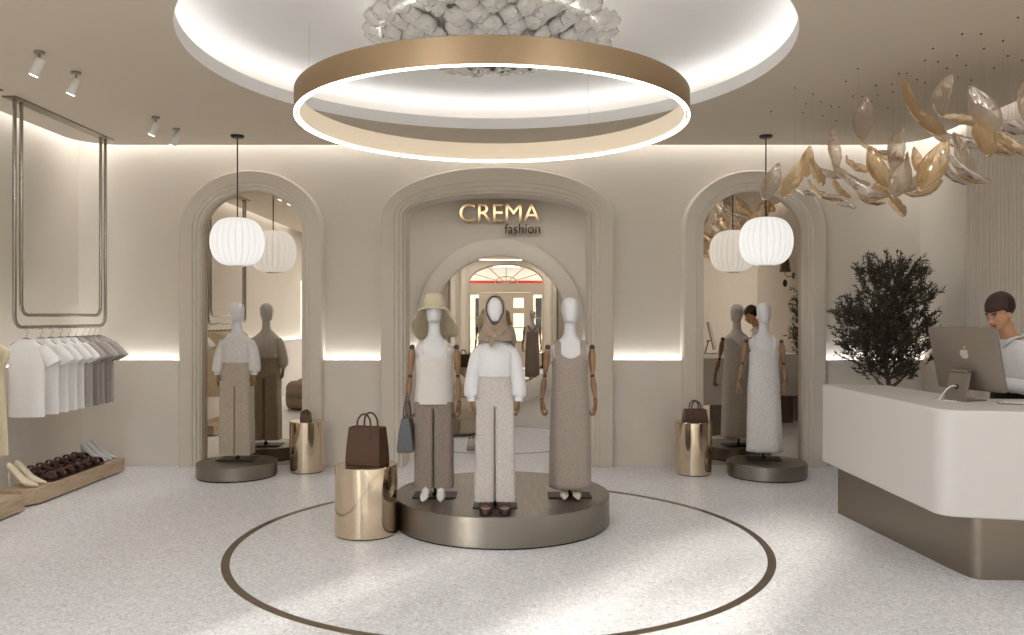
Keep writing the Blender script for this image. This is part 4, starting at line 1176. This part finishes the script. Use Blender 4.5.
def sweater(t, m, hem, rhem, rchest, sleeve, cuffr, puff, seed=0, collar=False):
    b = MB()
    def fold(a, z): return 1+.018*sin(7*a+seed)*max(0, min(1, (1.12-z)/.12))
    b.add(keyloft([(hem, rhem*.96, .092), (hem+.012, rhem, .098), (hem+.06, (rhem+rchest)/2, .112), (1.10, rchest, .112), (1.15, rchest, .102), (1.19, rchest*.96, .086), (1.222, rchest*.72, .074), (1.245, .074, .066), (1.258, .067, .063)], 30, 44, 2.25, fold, True, False))
    for s in (-1, 1):
        P = [(s*q[0], q[1], q[2]) for q in sleeve]
        n = 20; path = smoothpath(P, n); R = []
        for i in range(n+1):
            u = i/n; r = .052+(puff-.052)*sin(PI*min(1, u/.8)*.75)**2 if u < .74 else None
            R.append(r)
        last = [r for r in R if r][-1]
        for i in range(n+1):
            if R[i] is None: R[i] = last+(cuffr-last)*min(1, (i/n-.74)/.05)
        rings = []
        vs, fs = tube(path, R, 24); b.add((vs, fs))
    b.cur = 0
    o = obj('sweater', b, m, t, angle=75)
    b = MB(); b.add(keyloft([(1.244, .076, .069), (1.262, .070, .066), (1.262, .064, .060)], 5, 32, 2, None, False, False)); obj('neckband', b, m, t)
    if collar:
        b = MB()
        for s in (-1, 1): b.add(loft([[(s*.004, -.083, 1.235), (s*.06, -.055, 1.262), (s*.062, -.05, 1.262), (s*.006, -.078, 1.238)], [(s*.02, -.108, 1.205), (s*.075, -.08, 1.235), (s*.077, -.076, 1.238), (s*.022, -.103, 1.21)]]))
        obj('collar', b, m, t)
        for k in range(4):
            b = MB(); b.add(ell((0, -.112+.01*(k == 0), 1.20-.05*k), (.006, .004, .006), 10, 6)); obj('button', b, m, t)
    return o
def tank(t, m, hem, keys, neck_z, strap_x, strap_w, cross=False, name='dress', seed=0, nfold=9, amp=.03, slit=False):
    """sleeveless garment: body with a scooped neckline, straps over the shoulders"""
    b = MB()
    top = keys[-1][0]
    def fold(a, z): return 1+amp*sin(nfold*a+seed)*max(0, min(1, (.95-z)/.8))
    steps, n = 34, 64
    rings = [keyring(cr(keys, i/steps), n, 2.2, fold) for i in range(steps+1)]
    # neckline: scooped in front and low at the arm holes
    rx = keys[-1][1]
    def ztop(x, y):
        u = abs(x)/rx
        peak = math.exp(-((abs(x)-strap_x)/.03)**2)
        base = neck_z if y < 0 else neck_z-.03
        base += .05*(abs(x)/strap_x)**2 if abs(x) < strap_x else .05-.09*((abs(x)-strap_x)/(rx-strap_x+1e-5))
        return base+.015*peak
    for k in range(steps-9, steps+1):
        w = (k-(steps-9))/9
        z0 = rings[steps-9][0][2]
        rings[k] = [(x, y, z0+(ztop(x, y)-z0)*w) for x, y, z in rings[k]]
    b.add(loft(rings, False, False))
    g = obj(name, b, m, t, angle=80, solid=.004)
    for s in (-1, 1):
        yb = keys[-1][2]; sx = strap_x
        F = [(s*sx, -yb*.86, neck_z-.01), (s*sx, -.082, 1.135), (s*sx, -.070, 1.18), (s*sx*.99, -.048, 1.219), (s*sx*.98, .0, 1.237)]
        if cross: P = F + [(s*sx*.92, .048, 1.219), (s*sx*.6, .082, 1.165), (s*sx*.1, .100, 1.11), (-s*sx*.5, .104, 1.06), (-s*sx*.9, .096, neck_z-.06)]
        else: P = F + [(s*sx*.98, .048, 1.219), (s*sx, .072, 1.18), (s*sx, .086, 1.13), (s*sx*.97, .092, neck_z-.03)]
        q = MB(); q.add(ribbon(smoothpath(P, 24), (1, 0, 0), strap_w, .006)); obj('strap', q, m, t)
    return g
def mannequin(label, loc, rz=0, scale=1.0):
    t = thing('display_mannequin', label, 'mannequin', loc, rz, None)
    b = MB(); b.add(keyloft(BODY, 60, 40, 2.05))
    obj('body', b, M['mann'], t, angle=80)
    t.scale = (scale,)*3
    return t
PT = PH+.0005

# left: floppy hat, white camisole, taupe trousers
B = mannequin('mannequin in floppy straw hat, white camisole and taupe wide trousers', (-.612, 6.35, PT))
base_plate(B, .34, .24, .07)
for s in (-1, 1):
    wood_arm(B, s, (s*.174, 0, 1.182), (s*(.186 if s > 0 else .192), .01, .955), (s*(.198 if s > 0 else .215), -.03, .755 if s > 0 else .745), 1.0 if s > 0 else 1.3)
trousers(B, M['taupe'], .98, .088, .70, .120, .150, .152, .002, 1)
tank(B, M['ivory'], .742, [(.742, .158, .122), (.80, .152, .118), (.90, .140, .108), (1.0, .138, .106), (1.08, .142, .108), (1.12, .145, .102), (1.15, .142, .09)], 1.085, .095, .016, name='camisole', seed=.6, nfold=7, amp=.018)
b = MB(); n = 64; rings = []
CR = [(.083, 1.495), (.084, 1.503), (.079, 1.545), (.070, 1.585), (.060, 1.600), (.03, 1.605), (.0, 1.606)]
for r, z in CR: rings.append([(r*cos(2*PI*j/n), .004+r*1.12*sin(2*PI*j/n), z) for j in range(n)])
b.add(loft(rings, False, False)); 
rings = []
for i in range(13):
    u = i/12; row = []
    for j in range(n):
        a = 2*PI*j/n; fr = (1-sin(a))/2          # 1 in front, 0 behind
        R = .082+(.108*(1-fr**3)+.050*fr**3)*u
        drop = (.250*(1-fr)**.75*(.35+.65*u)+.015)*u*(1+.10*sin(3*a+.6))
        if fr > .8: drop *= .35
        row.append((R*cos(a), .004+R*1.1*sin(a), 1.500-drop))
    rings.append(row)
b.add(loft(rings, False, False)); obj('sun_hat', b, M['hat'], B, angle=80, solid=.004)
for s, lb in ((-1, 'pale grey ankle boot at the image-left foot'), (1, 'x')):
    bt = pump(None, (s*.062, -.11, .009), .06*s, M['white'], 'ankle_boot', None, h=.06, shaft=.12)
    for k in ('label', 'category', 'group'):
        if k in bt: del bt[k]
    bt.parent = B

# front: headscarf, white sweater, oat trousers, brown sandals
A = mannequin('mannequin in taupe headscarf, white sweater and oat wide trousers at the podium front', (-.125, 5.96, PT))
base_plate(A, .33, .17, .09)
trousers(A, M['oat'], 1.0, .075, .76, .122, .142, .150, .002, 2, .10)
SL = [(.108, 0, 1.172), (.140, .0, 1.10), (.160, -.005, .99), (.172, -.012, .90), (.172, -.02, .855), (.170, -.024, .825), (.169, -.026, .80)]
sweater(A, M['wht'], .985, .131, .130, SL, .033, .056, 1)
for s in (-1, 1):
    h = obj('hand', hand_mesh(s, 1.15, .9), M['armwood'], A, loc=(s*.169, -.027, .81))
b = MB()
SC = [(1.245, .122, .104, 0, -.005), (1.270, .126, .108, 0, -.004), (1.30, .112, .100, 0, -.004), (1.35, .092, .096, 0, -.008), (1.42, .080, .098, 0, -.008), (1.48, .077, .100, 0, 0), (1.53, .070, .090, 0, .003), (1.565, .048, .062, 0, .004), (1.582, .02, .026, 0, .004), (1.586, 0, 0, 0, .004)]
def sfold(a, z): return 1+.02*sin(9*a)*max(0, min(1, (1.42-z)/.15))
vs, fs = keyloft(SC, 60, 72, 2.05, sfold, False, False)
def FO(zc): return .060*math.sqrt(max(0, 1-((zc-1.475)/.098)**2)) if zc > 1.45 else .058*max(0, (zc-1.365)/(1.45-1.365))**.6
def face_open(c): 
    zc = c[2]; hw = FO(zc)
    return c[1] < 0 and abs(c[0]) < hw
keep = []; 
for f in fs:
    c = [sum(vs[i][k] for i in f)/len(f) for k in range(3)]
    if not face_open(c): keep.append(f)
b.add((vs, keep)); obj('headscarf', b, M['scarf'], A, angle=80, solid=.004)
rim = []
for k in range(41):
    u = k/40*2*PI
    zc = 1.45+.123*cos(u) if cos(u) > 0 else 1.45+.084*cos(u)
    hw = FO(zc)+.002
    x = math.copysign(hw, sin(u))
    kk = cr(SC, 0)
    # surface depth at that height
    best = min((cr(SC, i/200) for i in range(201)), key=lambda q: abs(q[0]-zc))
    y = best[4]-best[2]*math.sqrt(max(0, 1-(x/best[1])**2))-.004
    rim.append((x, y, zc))
b = MB(); b.add(tube(rim[:-1], .0035, 6, True)); obj('scarf_edge', b, M['blackcloth'], A)
b = MB()
b.add(ribbon(smoothpath([(.075, -.075, 1.36), (.035, -.112, 1.315), (0, -.128, 1.285), (-.020, -.128, 1.245), (-.030, -.122, 1.205)], 14), (0, .3, 1), [.05, .05, .045, .04, .035, .032, .032, .036, .04, .044, .05, .054, .05, .035, .01], .012))
b.add(ribbon(smoothpath([(-.075, -.075, 1.36), (-.04, -.112, 1.315), (-.005, -.124, 1.285), (.03, -.122, 1.27)], 12), (0, .3, 1), .038, .012))
b.add(ell((-.002, -.128, 1.285), (.020, .014, .018), 14, 8)); obj('scarf_knot', b, M['scarf'], A, angle=80)
for s in (-1, 1):
    sd = sandal(None, (s*.066, -.085, .001), .04*s, M['sandal'], 'platform_sandal', None, .24, .095, .042)
    for k in ('label', 'category', 'group'):
        if k in sd: del sd[k]
    sd.parent = A

# right: long taupe dress
C = mannequin('mannequin in long taupe sleeveless dress on the large podium', (.457, 6.35, PT))
base_plate(C, .34, .22, .06, .9)
for s in (-1, 1): wood_arm(C, s, (s*.174, 0, 1.182), (s*(.198 if s < 0 else .178), .01, .955), (s*(.222 if s < 0 else .198), -.015, .775), 1.0)
tank(C, M['dressgrey'], .085, [(.085, .162, .13), (.3, .160, .126), (.55, .155, .12), (.75, .148, .115), (.90, .140, .108), (1.0, .138, .105), (1.08, .140, .106), (1.12, .142, .10), (1.15, .140, .09)], 1.10, .100, .050, True, 'dress', 1.1, 8, .022)
for s in (-1, 1):
    sd = pump(None, (s*.048, -.045, .009), .05*s, M['beigelea'], 'flat_shoe', None, h=.018)
    for k in ('label', 'category', 'group'):
        if k in sd: del sd[k]
    sd.parent = C

# back left: white blouse
D = mannequin('mannequin in white blouse and sand tweed trousers before the mirror', (-2.90, 8.5, .151), .0, 1.06)
base_plate(D, .36, .26, .03, .5)
trousers(D, M['sand'], 1.0, .06, .73, .135, .152, .160, .002, 4, .098)
SL2 = [(.118, 0, 1.170), (.152, .0, 1.10), (.170, -.005, 1.02), (.180, -.015, .94), (.180, -.02, .90), (.178, -.024, .87), (.177, -.026, .845)]
sweater(D, M['knitwhite'], .968, .146, .138, SL2, .034, .058, 3, True)
for s in (-1, 1): obj('hand', hand_mesh(s, 1.1, .9), M['armwood'], D, loc=(s*.177, -.027, .85))

# back right: white slip dress
E = mannequin('mannequin in long white slip dress before the mirror near the counter', (2.655, 8.5, .151), -.18, 1.055)
base_plate(E, .34, .24, .05, .9)
wood_arm(E, -1, (-.170, 0, 1.18), (-.208, .0, .96), (-.245, -.03, .785), 1.0, (0, .15, 0))
wood_arm(E, 1, (.170, 0, 1.18), (.188, .0, .96), (.198, -.02, .785), 1.0)
tank(E, M['knitwhite'], .09, [(.09, .172, .14), (.3, .167, .134), (.55, .160, .126), (.75, .154, .12), (.90, .142, .11), (1.0, .138, .106), (1.08, .140, .106), (1.12, .142, .10), (1.15, .140, .09)], 1.085, .095, .014, True, 'slip_dress', 2.3, 7, .028)

# slate tote in the hat mannequin's hand
t = thing('shoulder_bag', 'slim slate grey tote hanging from the hat mannequin\'s hand', 'handbag', (-.822, 6.315, .61))
b = MB(); b.add(loft([[(sx*wx, sy*wy, z) for sx, sy in ((-1, -1), (1, -1), (1, 1), (-1, 1))] for wx, wy, z in ((.06, .13, 0), (.062, .135, .03), (.052, .13, .14), (.03, .12, .25), (.026, .118, .27), (.02, .112, .25))])); obj('bag_body', b, M['bluelea'], t, bevel=.012, seg=3)
for s in (-1, 1):
    b = MB(); b.add(tube(smoothpath([(s*.024, -.06, .24), (s*.018, -.05, .34), (.0, -.02, .435), (0, .02, .435), (s*.018, .05, .34), (s*.024, .06, .24)], 20), .006, 8)); obj('strap', b, M['bluelea'], t)

# ------------------------------------------------------------------ person at the counter
def fuse(mb, voxel, smooth_it, keepdim=None):
    me = bpy.data.meshes.new('f'); me.from_pydata(mb.v, [], mb.f)
    bm = bmesh.new(); bm.from_mesh(me); bmesh.ops.recalc_face_normals(bm, faces=bm.faces); bm.to_mesh(me); bm.free()
    o = bpy.data.objects.new('f', me); COL.objects.link(o)
    r = o.modifiers.new('r', 'REMESH'); r.mode = 'VOXEL'; r.voxel_size = voxel
    s = o.modifiers.new('s', 'SMOOTH'); s.factor = .5; s.iterations = smooth_it
    dg = bpy.context.evaluated_depsgraph_get()
    new = bpy.data.meshes.new_from_object(o.evaluated_get(dg), depsgraph=dg)
    bpy.data.objects.remove(o)
    out = MB(); out.v = [tuple(v.co) for v in new.vertices]; out.f = [tuple(p.vertices) for p in new.polygons]; out.mi = [0]*len(out.f)
    bpy.data.meshes.remove(new)
    return out
# built facing -Y, then turned; z = 0 at the floor
SC_ = 1.06
P_ = thing('person', 'person with short dark hair, white shirt and black trousers working at the counter monitor', 'person', (3.715, 5.96, 0))
FACE = math.radians(-74)
P_.rotation_euler = (0, 0, FACE); P_.scale = (SC_,)*3
HC = Vector((0, -.125, 1.585))                     # head centre, bent forward
HR = Matrix.Translation(HC) @ Matrix.Rotation(math.radians(24), 4, 'X') @ Matrix.Rotation(math.radians(-6), 4, 'Z') @ Matrix.Scale(.95, 4)
h = MB()
h.add(ell((0, .012, .035), (.074, .092, .088), 32, 20), HR)       # cranium
h.add(ell((0, -.018, -.02), (.066, .074, .088), 32, 20), HR)      # face
h.add(ell((0, -.046, -.085), (.036, .036, .026), 20, 12), HR)     # chin
h.add(ell((0, -.034, -.064), (.052, .048, .036), 20, 12), HR)     # jaw
for s in (-1, 1):
    h.add(ell((s*.034, -.062, -.022), (.022, .018, .02), 14, 10), HR)   # cheeks
    h.add(ell((s*.03, -.078, .026), (.024, .012, .009), 14, 8), HR)     # brow
    h.add(ell((s*.074, .012, -.018), (.010, .018, .030), 14, 10), HR)   # ears
h.add(loft([[(x, y, z) for x, y in ((-wx, -.072), (wx, -.072), (wx*.45, yy), (-wx*.45, yy))] for wx, yy, z in ((.008, -.088, .018), (.010, -.098, -.006), (.013, -.112, -.026), (.015, -.108, -.034), (.012, -.09, -.040))]), HR)
h.add(ell((0, -.106, -.03), (.010, .010, .009), 12, 8), HR)
for s in (-1, 1): h.add(ell((s*.011, -.096, -.033), (.008, .010, .007), 10, 6), HR)
h.add(ell((0, -.088, -.055), (.024, .010, .006), 16, 8), HR); h.add(ell((0, -.086, -.065), (.020, .010, .007), 16, 8), HR)
# neck, torso, limbs
h.add(tube([(0, -.02, 1.36), (0, -.055, 1.44), (0, -.10, 1.53)], [.062, .052, .05], 20))
h.add(keyloft([(.86, .165, .105), (.94, .15, .10), (1.04, .132, .09), (1.16, .150, .102), (1.27, .170, .105), (1.34, .165, .085, 0, -.01), (1.385, .11, .065, 0, -.02), (1.41, .06, .05, 0, -.03)], 22, 36, 2.2))
for s in (-1, 1):
    h.add(tube(smoothpath([(s*.085, 0, .93), (s*.095, .0, .72), (s*.09, -.01, .48), (s*.088, .01, .30), (s*.085, .02, .09)], 16), [.090+(-.055)*i/16 for i in range(17)], 16))
    h.add(tube([(s*.085, .045, .03), (s*.09, -.03, .035), (s*.095, -.11, .025), (s*.098, -.15, .02)], [.03, .034, .03, .018], 12))
R_SH, R_EL, R_WR = (-.175, -.01, 1.325), (-.245, -.17, 1.13), (-.115, -.40, 1.112)     # person's right arm reaches over the desk
L_SH, L_EL, L_WR = (.175, -.01, 1.325), (.235, -.04, 1.08), (.13, -.30, 1.112)
def arm_pts(a, e, w): return [a, tuple(Vector(a).lerp(Vector(e), .5)), e, tuple(Vector(e).lerp(Vector(w), .5)), w]
for a, e, w_ in ((R_SH, R_EL, R_WR), (L_SH, L_EL, L_WR)):
    h.add(tube(smoothpath(arm_pts(a, e, w_), 16), [.052-.029*i/16 for i in range(17)], 14))
body = fuse(h, .0052, 4)
# hands are part of the same surface
for s, w_, e in ((-1, R_WR, R_EL), (1, L_WR, L_EL)):
    d = (Vector(w_)-Vector(e)).normalized(); d = Vector((d.x, d.y, min(d.z, -.02))).normalized()
    zax = -d; xax = Vector((0, 0, 1))*s; xax = (xax-zax*xax.dot(zax)).normalized(); yax = zax.cross(xax)
    m = Matrix((xax, yax, zax)).transposed().to_4x4(); m.translation = Vector(w_)-d*.012
    hm = hand_mesh(s, .45, 1.12); body.add((hm.v, hm.f), m)
inv = HR.inverted()
body.mi = []
for f in body.f:
    c = sum((Vector(body.v[i]) for i in f), Vector())/len(f); q = inv @ c
    mi = 0
    if q.y < -.078 and abs(q.x) < .025 and -.073 < q.z < -.050: mi = 1
    if q.y < -.06 and .012 < abs(q.x) < .050 and .026 < q.z < .035: mi = 2
    body.mi.append(mi)
obj('body', body, [M['skin'], M['lip'], M['hair']], P_, angle=80)
for s in (-1, 1):
    b = MB(); b.add(ell((s*.030, -.0775, .006), (.0165, .010, .0072), 16, 10), HR); eo = obj('eye', b, M['eyew'], P_)
    b = MB(); b.add(ell((s*.030, -.0845, .003), (.0085, .0045, .0070), 12, 8), HR); obj('iris', b, M['eyed'], eo)
    b = MB(); b.add(tube([tuple(HR @ Vector((s*.030+.017*cos(a), -.083+.006*abs(cos(a)), .007+.0075*sin(a)))) for a in [PI*k/8 for k in range(9)]], .0036, 6)); obj('eyelashes', b, M['eyed'], P_)
for s in (-1, 1):
    b = MB(); b.add(ell((s*.083, .004, -.048), (.007, .007, .007), 12, 8), HR); obj('earring', b, M['mann'], P_)
# hair: cropped cap swept up at the crown
hr = MB()
vs, fs = ell((0, .016, .044), (.083, .103, .084), 48, 30)
def hairkeep(c):
    x, y, z = c
    line = .046 if y < -.03 else (.046-.9*(y+.03) if y < .05 else -.026)
    return z > line-.006*abs(sin(40*x))
keep = [f for f in fs if hairkeep([sum(vs[i][k] for i in f)/len(f) for k in range(3)])]
V2 = []
for v in vs:
    p = Vector(v); nn = noise.noise(p*22)*.004+noise.noise(p*70)*.002
    d = (p-Vector((0, .016, .03))).normalized()
    up = .020*max(0, d.z)*(1+.4*d.y)
    V2.append(p+d*nn+Vector((0, .25*up, up)))
hr.add((V2, keep), HR); obj('hair', hr, M['hair'], P_, solid=.012, angle=80)
# shirt
b = MB()
def sf(a, z): return 1+.04*sin(6*a+z*14)*max(0, min(1, (1.25-z)/.2))
b.add(keyloft([(1.075, .148, .112), (1.085, .156, .120), (1.11, .162, .124), (1.17, .172, .124), (1.27, .184, .122), (1.335, .180, .102, 0, -.01), (1.385, .125, .08, 0, -.02), (1.405, .085, .07, 0, -.03)], 26, 44, 2.2, sf, False, False))
for a, e, w_ in ((R_SH, R_EL, R_WR), (L_SH, L_EL, L_WR)):
    path = smoothpath(arm_pts((a[0]*.86, a[1], a[2]-.005), e, tuple(Vector(w_).lerp(Vector(e), .06))), 22)
    b.add(tube(path, [.066-.020*i/22+.005*noise.noise(Vector((i*.7, a[0], 3))) for i in range(21)]+[.036, .034], 18))
obj('shirt', b, M['wht'], P_, angle=80)
b = MB()
for s in (-1, 1):
    b.add(loft([[(s*.012, -.112, 1.375), (s*.045, -.100, 1.412), (s*.068, -.03, 1.432), (s*.05, .025, 1.444), (0, .038, 1.446)], [(s*.036, -.140, 1.352), (s*.072, -.105, 1.405), (s*.080, -.03, 1.422), (s*.056, .040, 1.436), (0, .054, 1.438)]], False, False, closed=False))
obj('collar', b, M['wht'], P_, solid=.006, angle=80)
for k in range(5):
    b = MB(); b.add(ell((.0, -.128+.002*k, 1.32-.06*k), (.006, .004, .006), 10, 6)); obj('button', b, M['mann'], P_)
# trousers
b = MB()
b.add(keyloft([(.80, .172, .122), (.90, .178, .125), (1.0, .160, .118), (1.10, .152, .114)], 10, 40, 2.2))
for s in (-1, 1):
    b.add(keyloft([(.045, .066, .07, s*.086, .018), (.30, .068, .074, s*.088, .01), (.55, .080, .086, s*.09, -.006), (.75, .088, .105, s*.088, 0), (.84, .090, .118, s*.086, 0)], 18, 28, 2.2))
obj('trousers', b, M['blackcloth'], P_, angle=80)
for s in (-1, 1):
    b = MB(); b.add(tube([(s*.085, .06, .035), (s*.09, -.03, .042), (s*.096, -.12, .03), (s*.1, -.17, .024)], [.036, .042, .038, .022], 14)); b.v = [(x, y, max(z, .004)) for x, y, z in b.v]; obj('shoe', b, M['blackcloth'], P_)
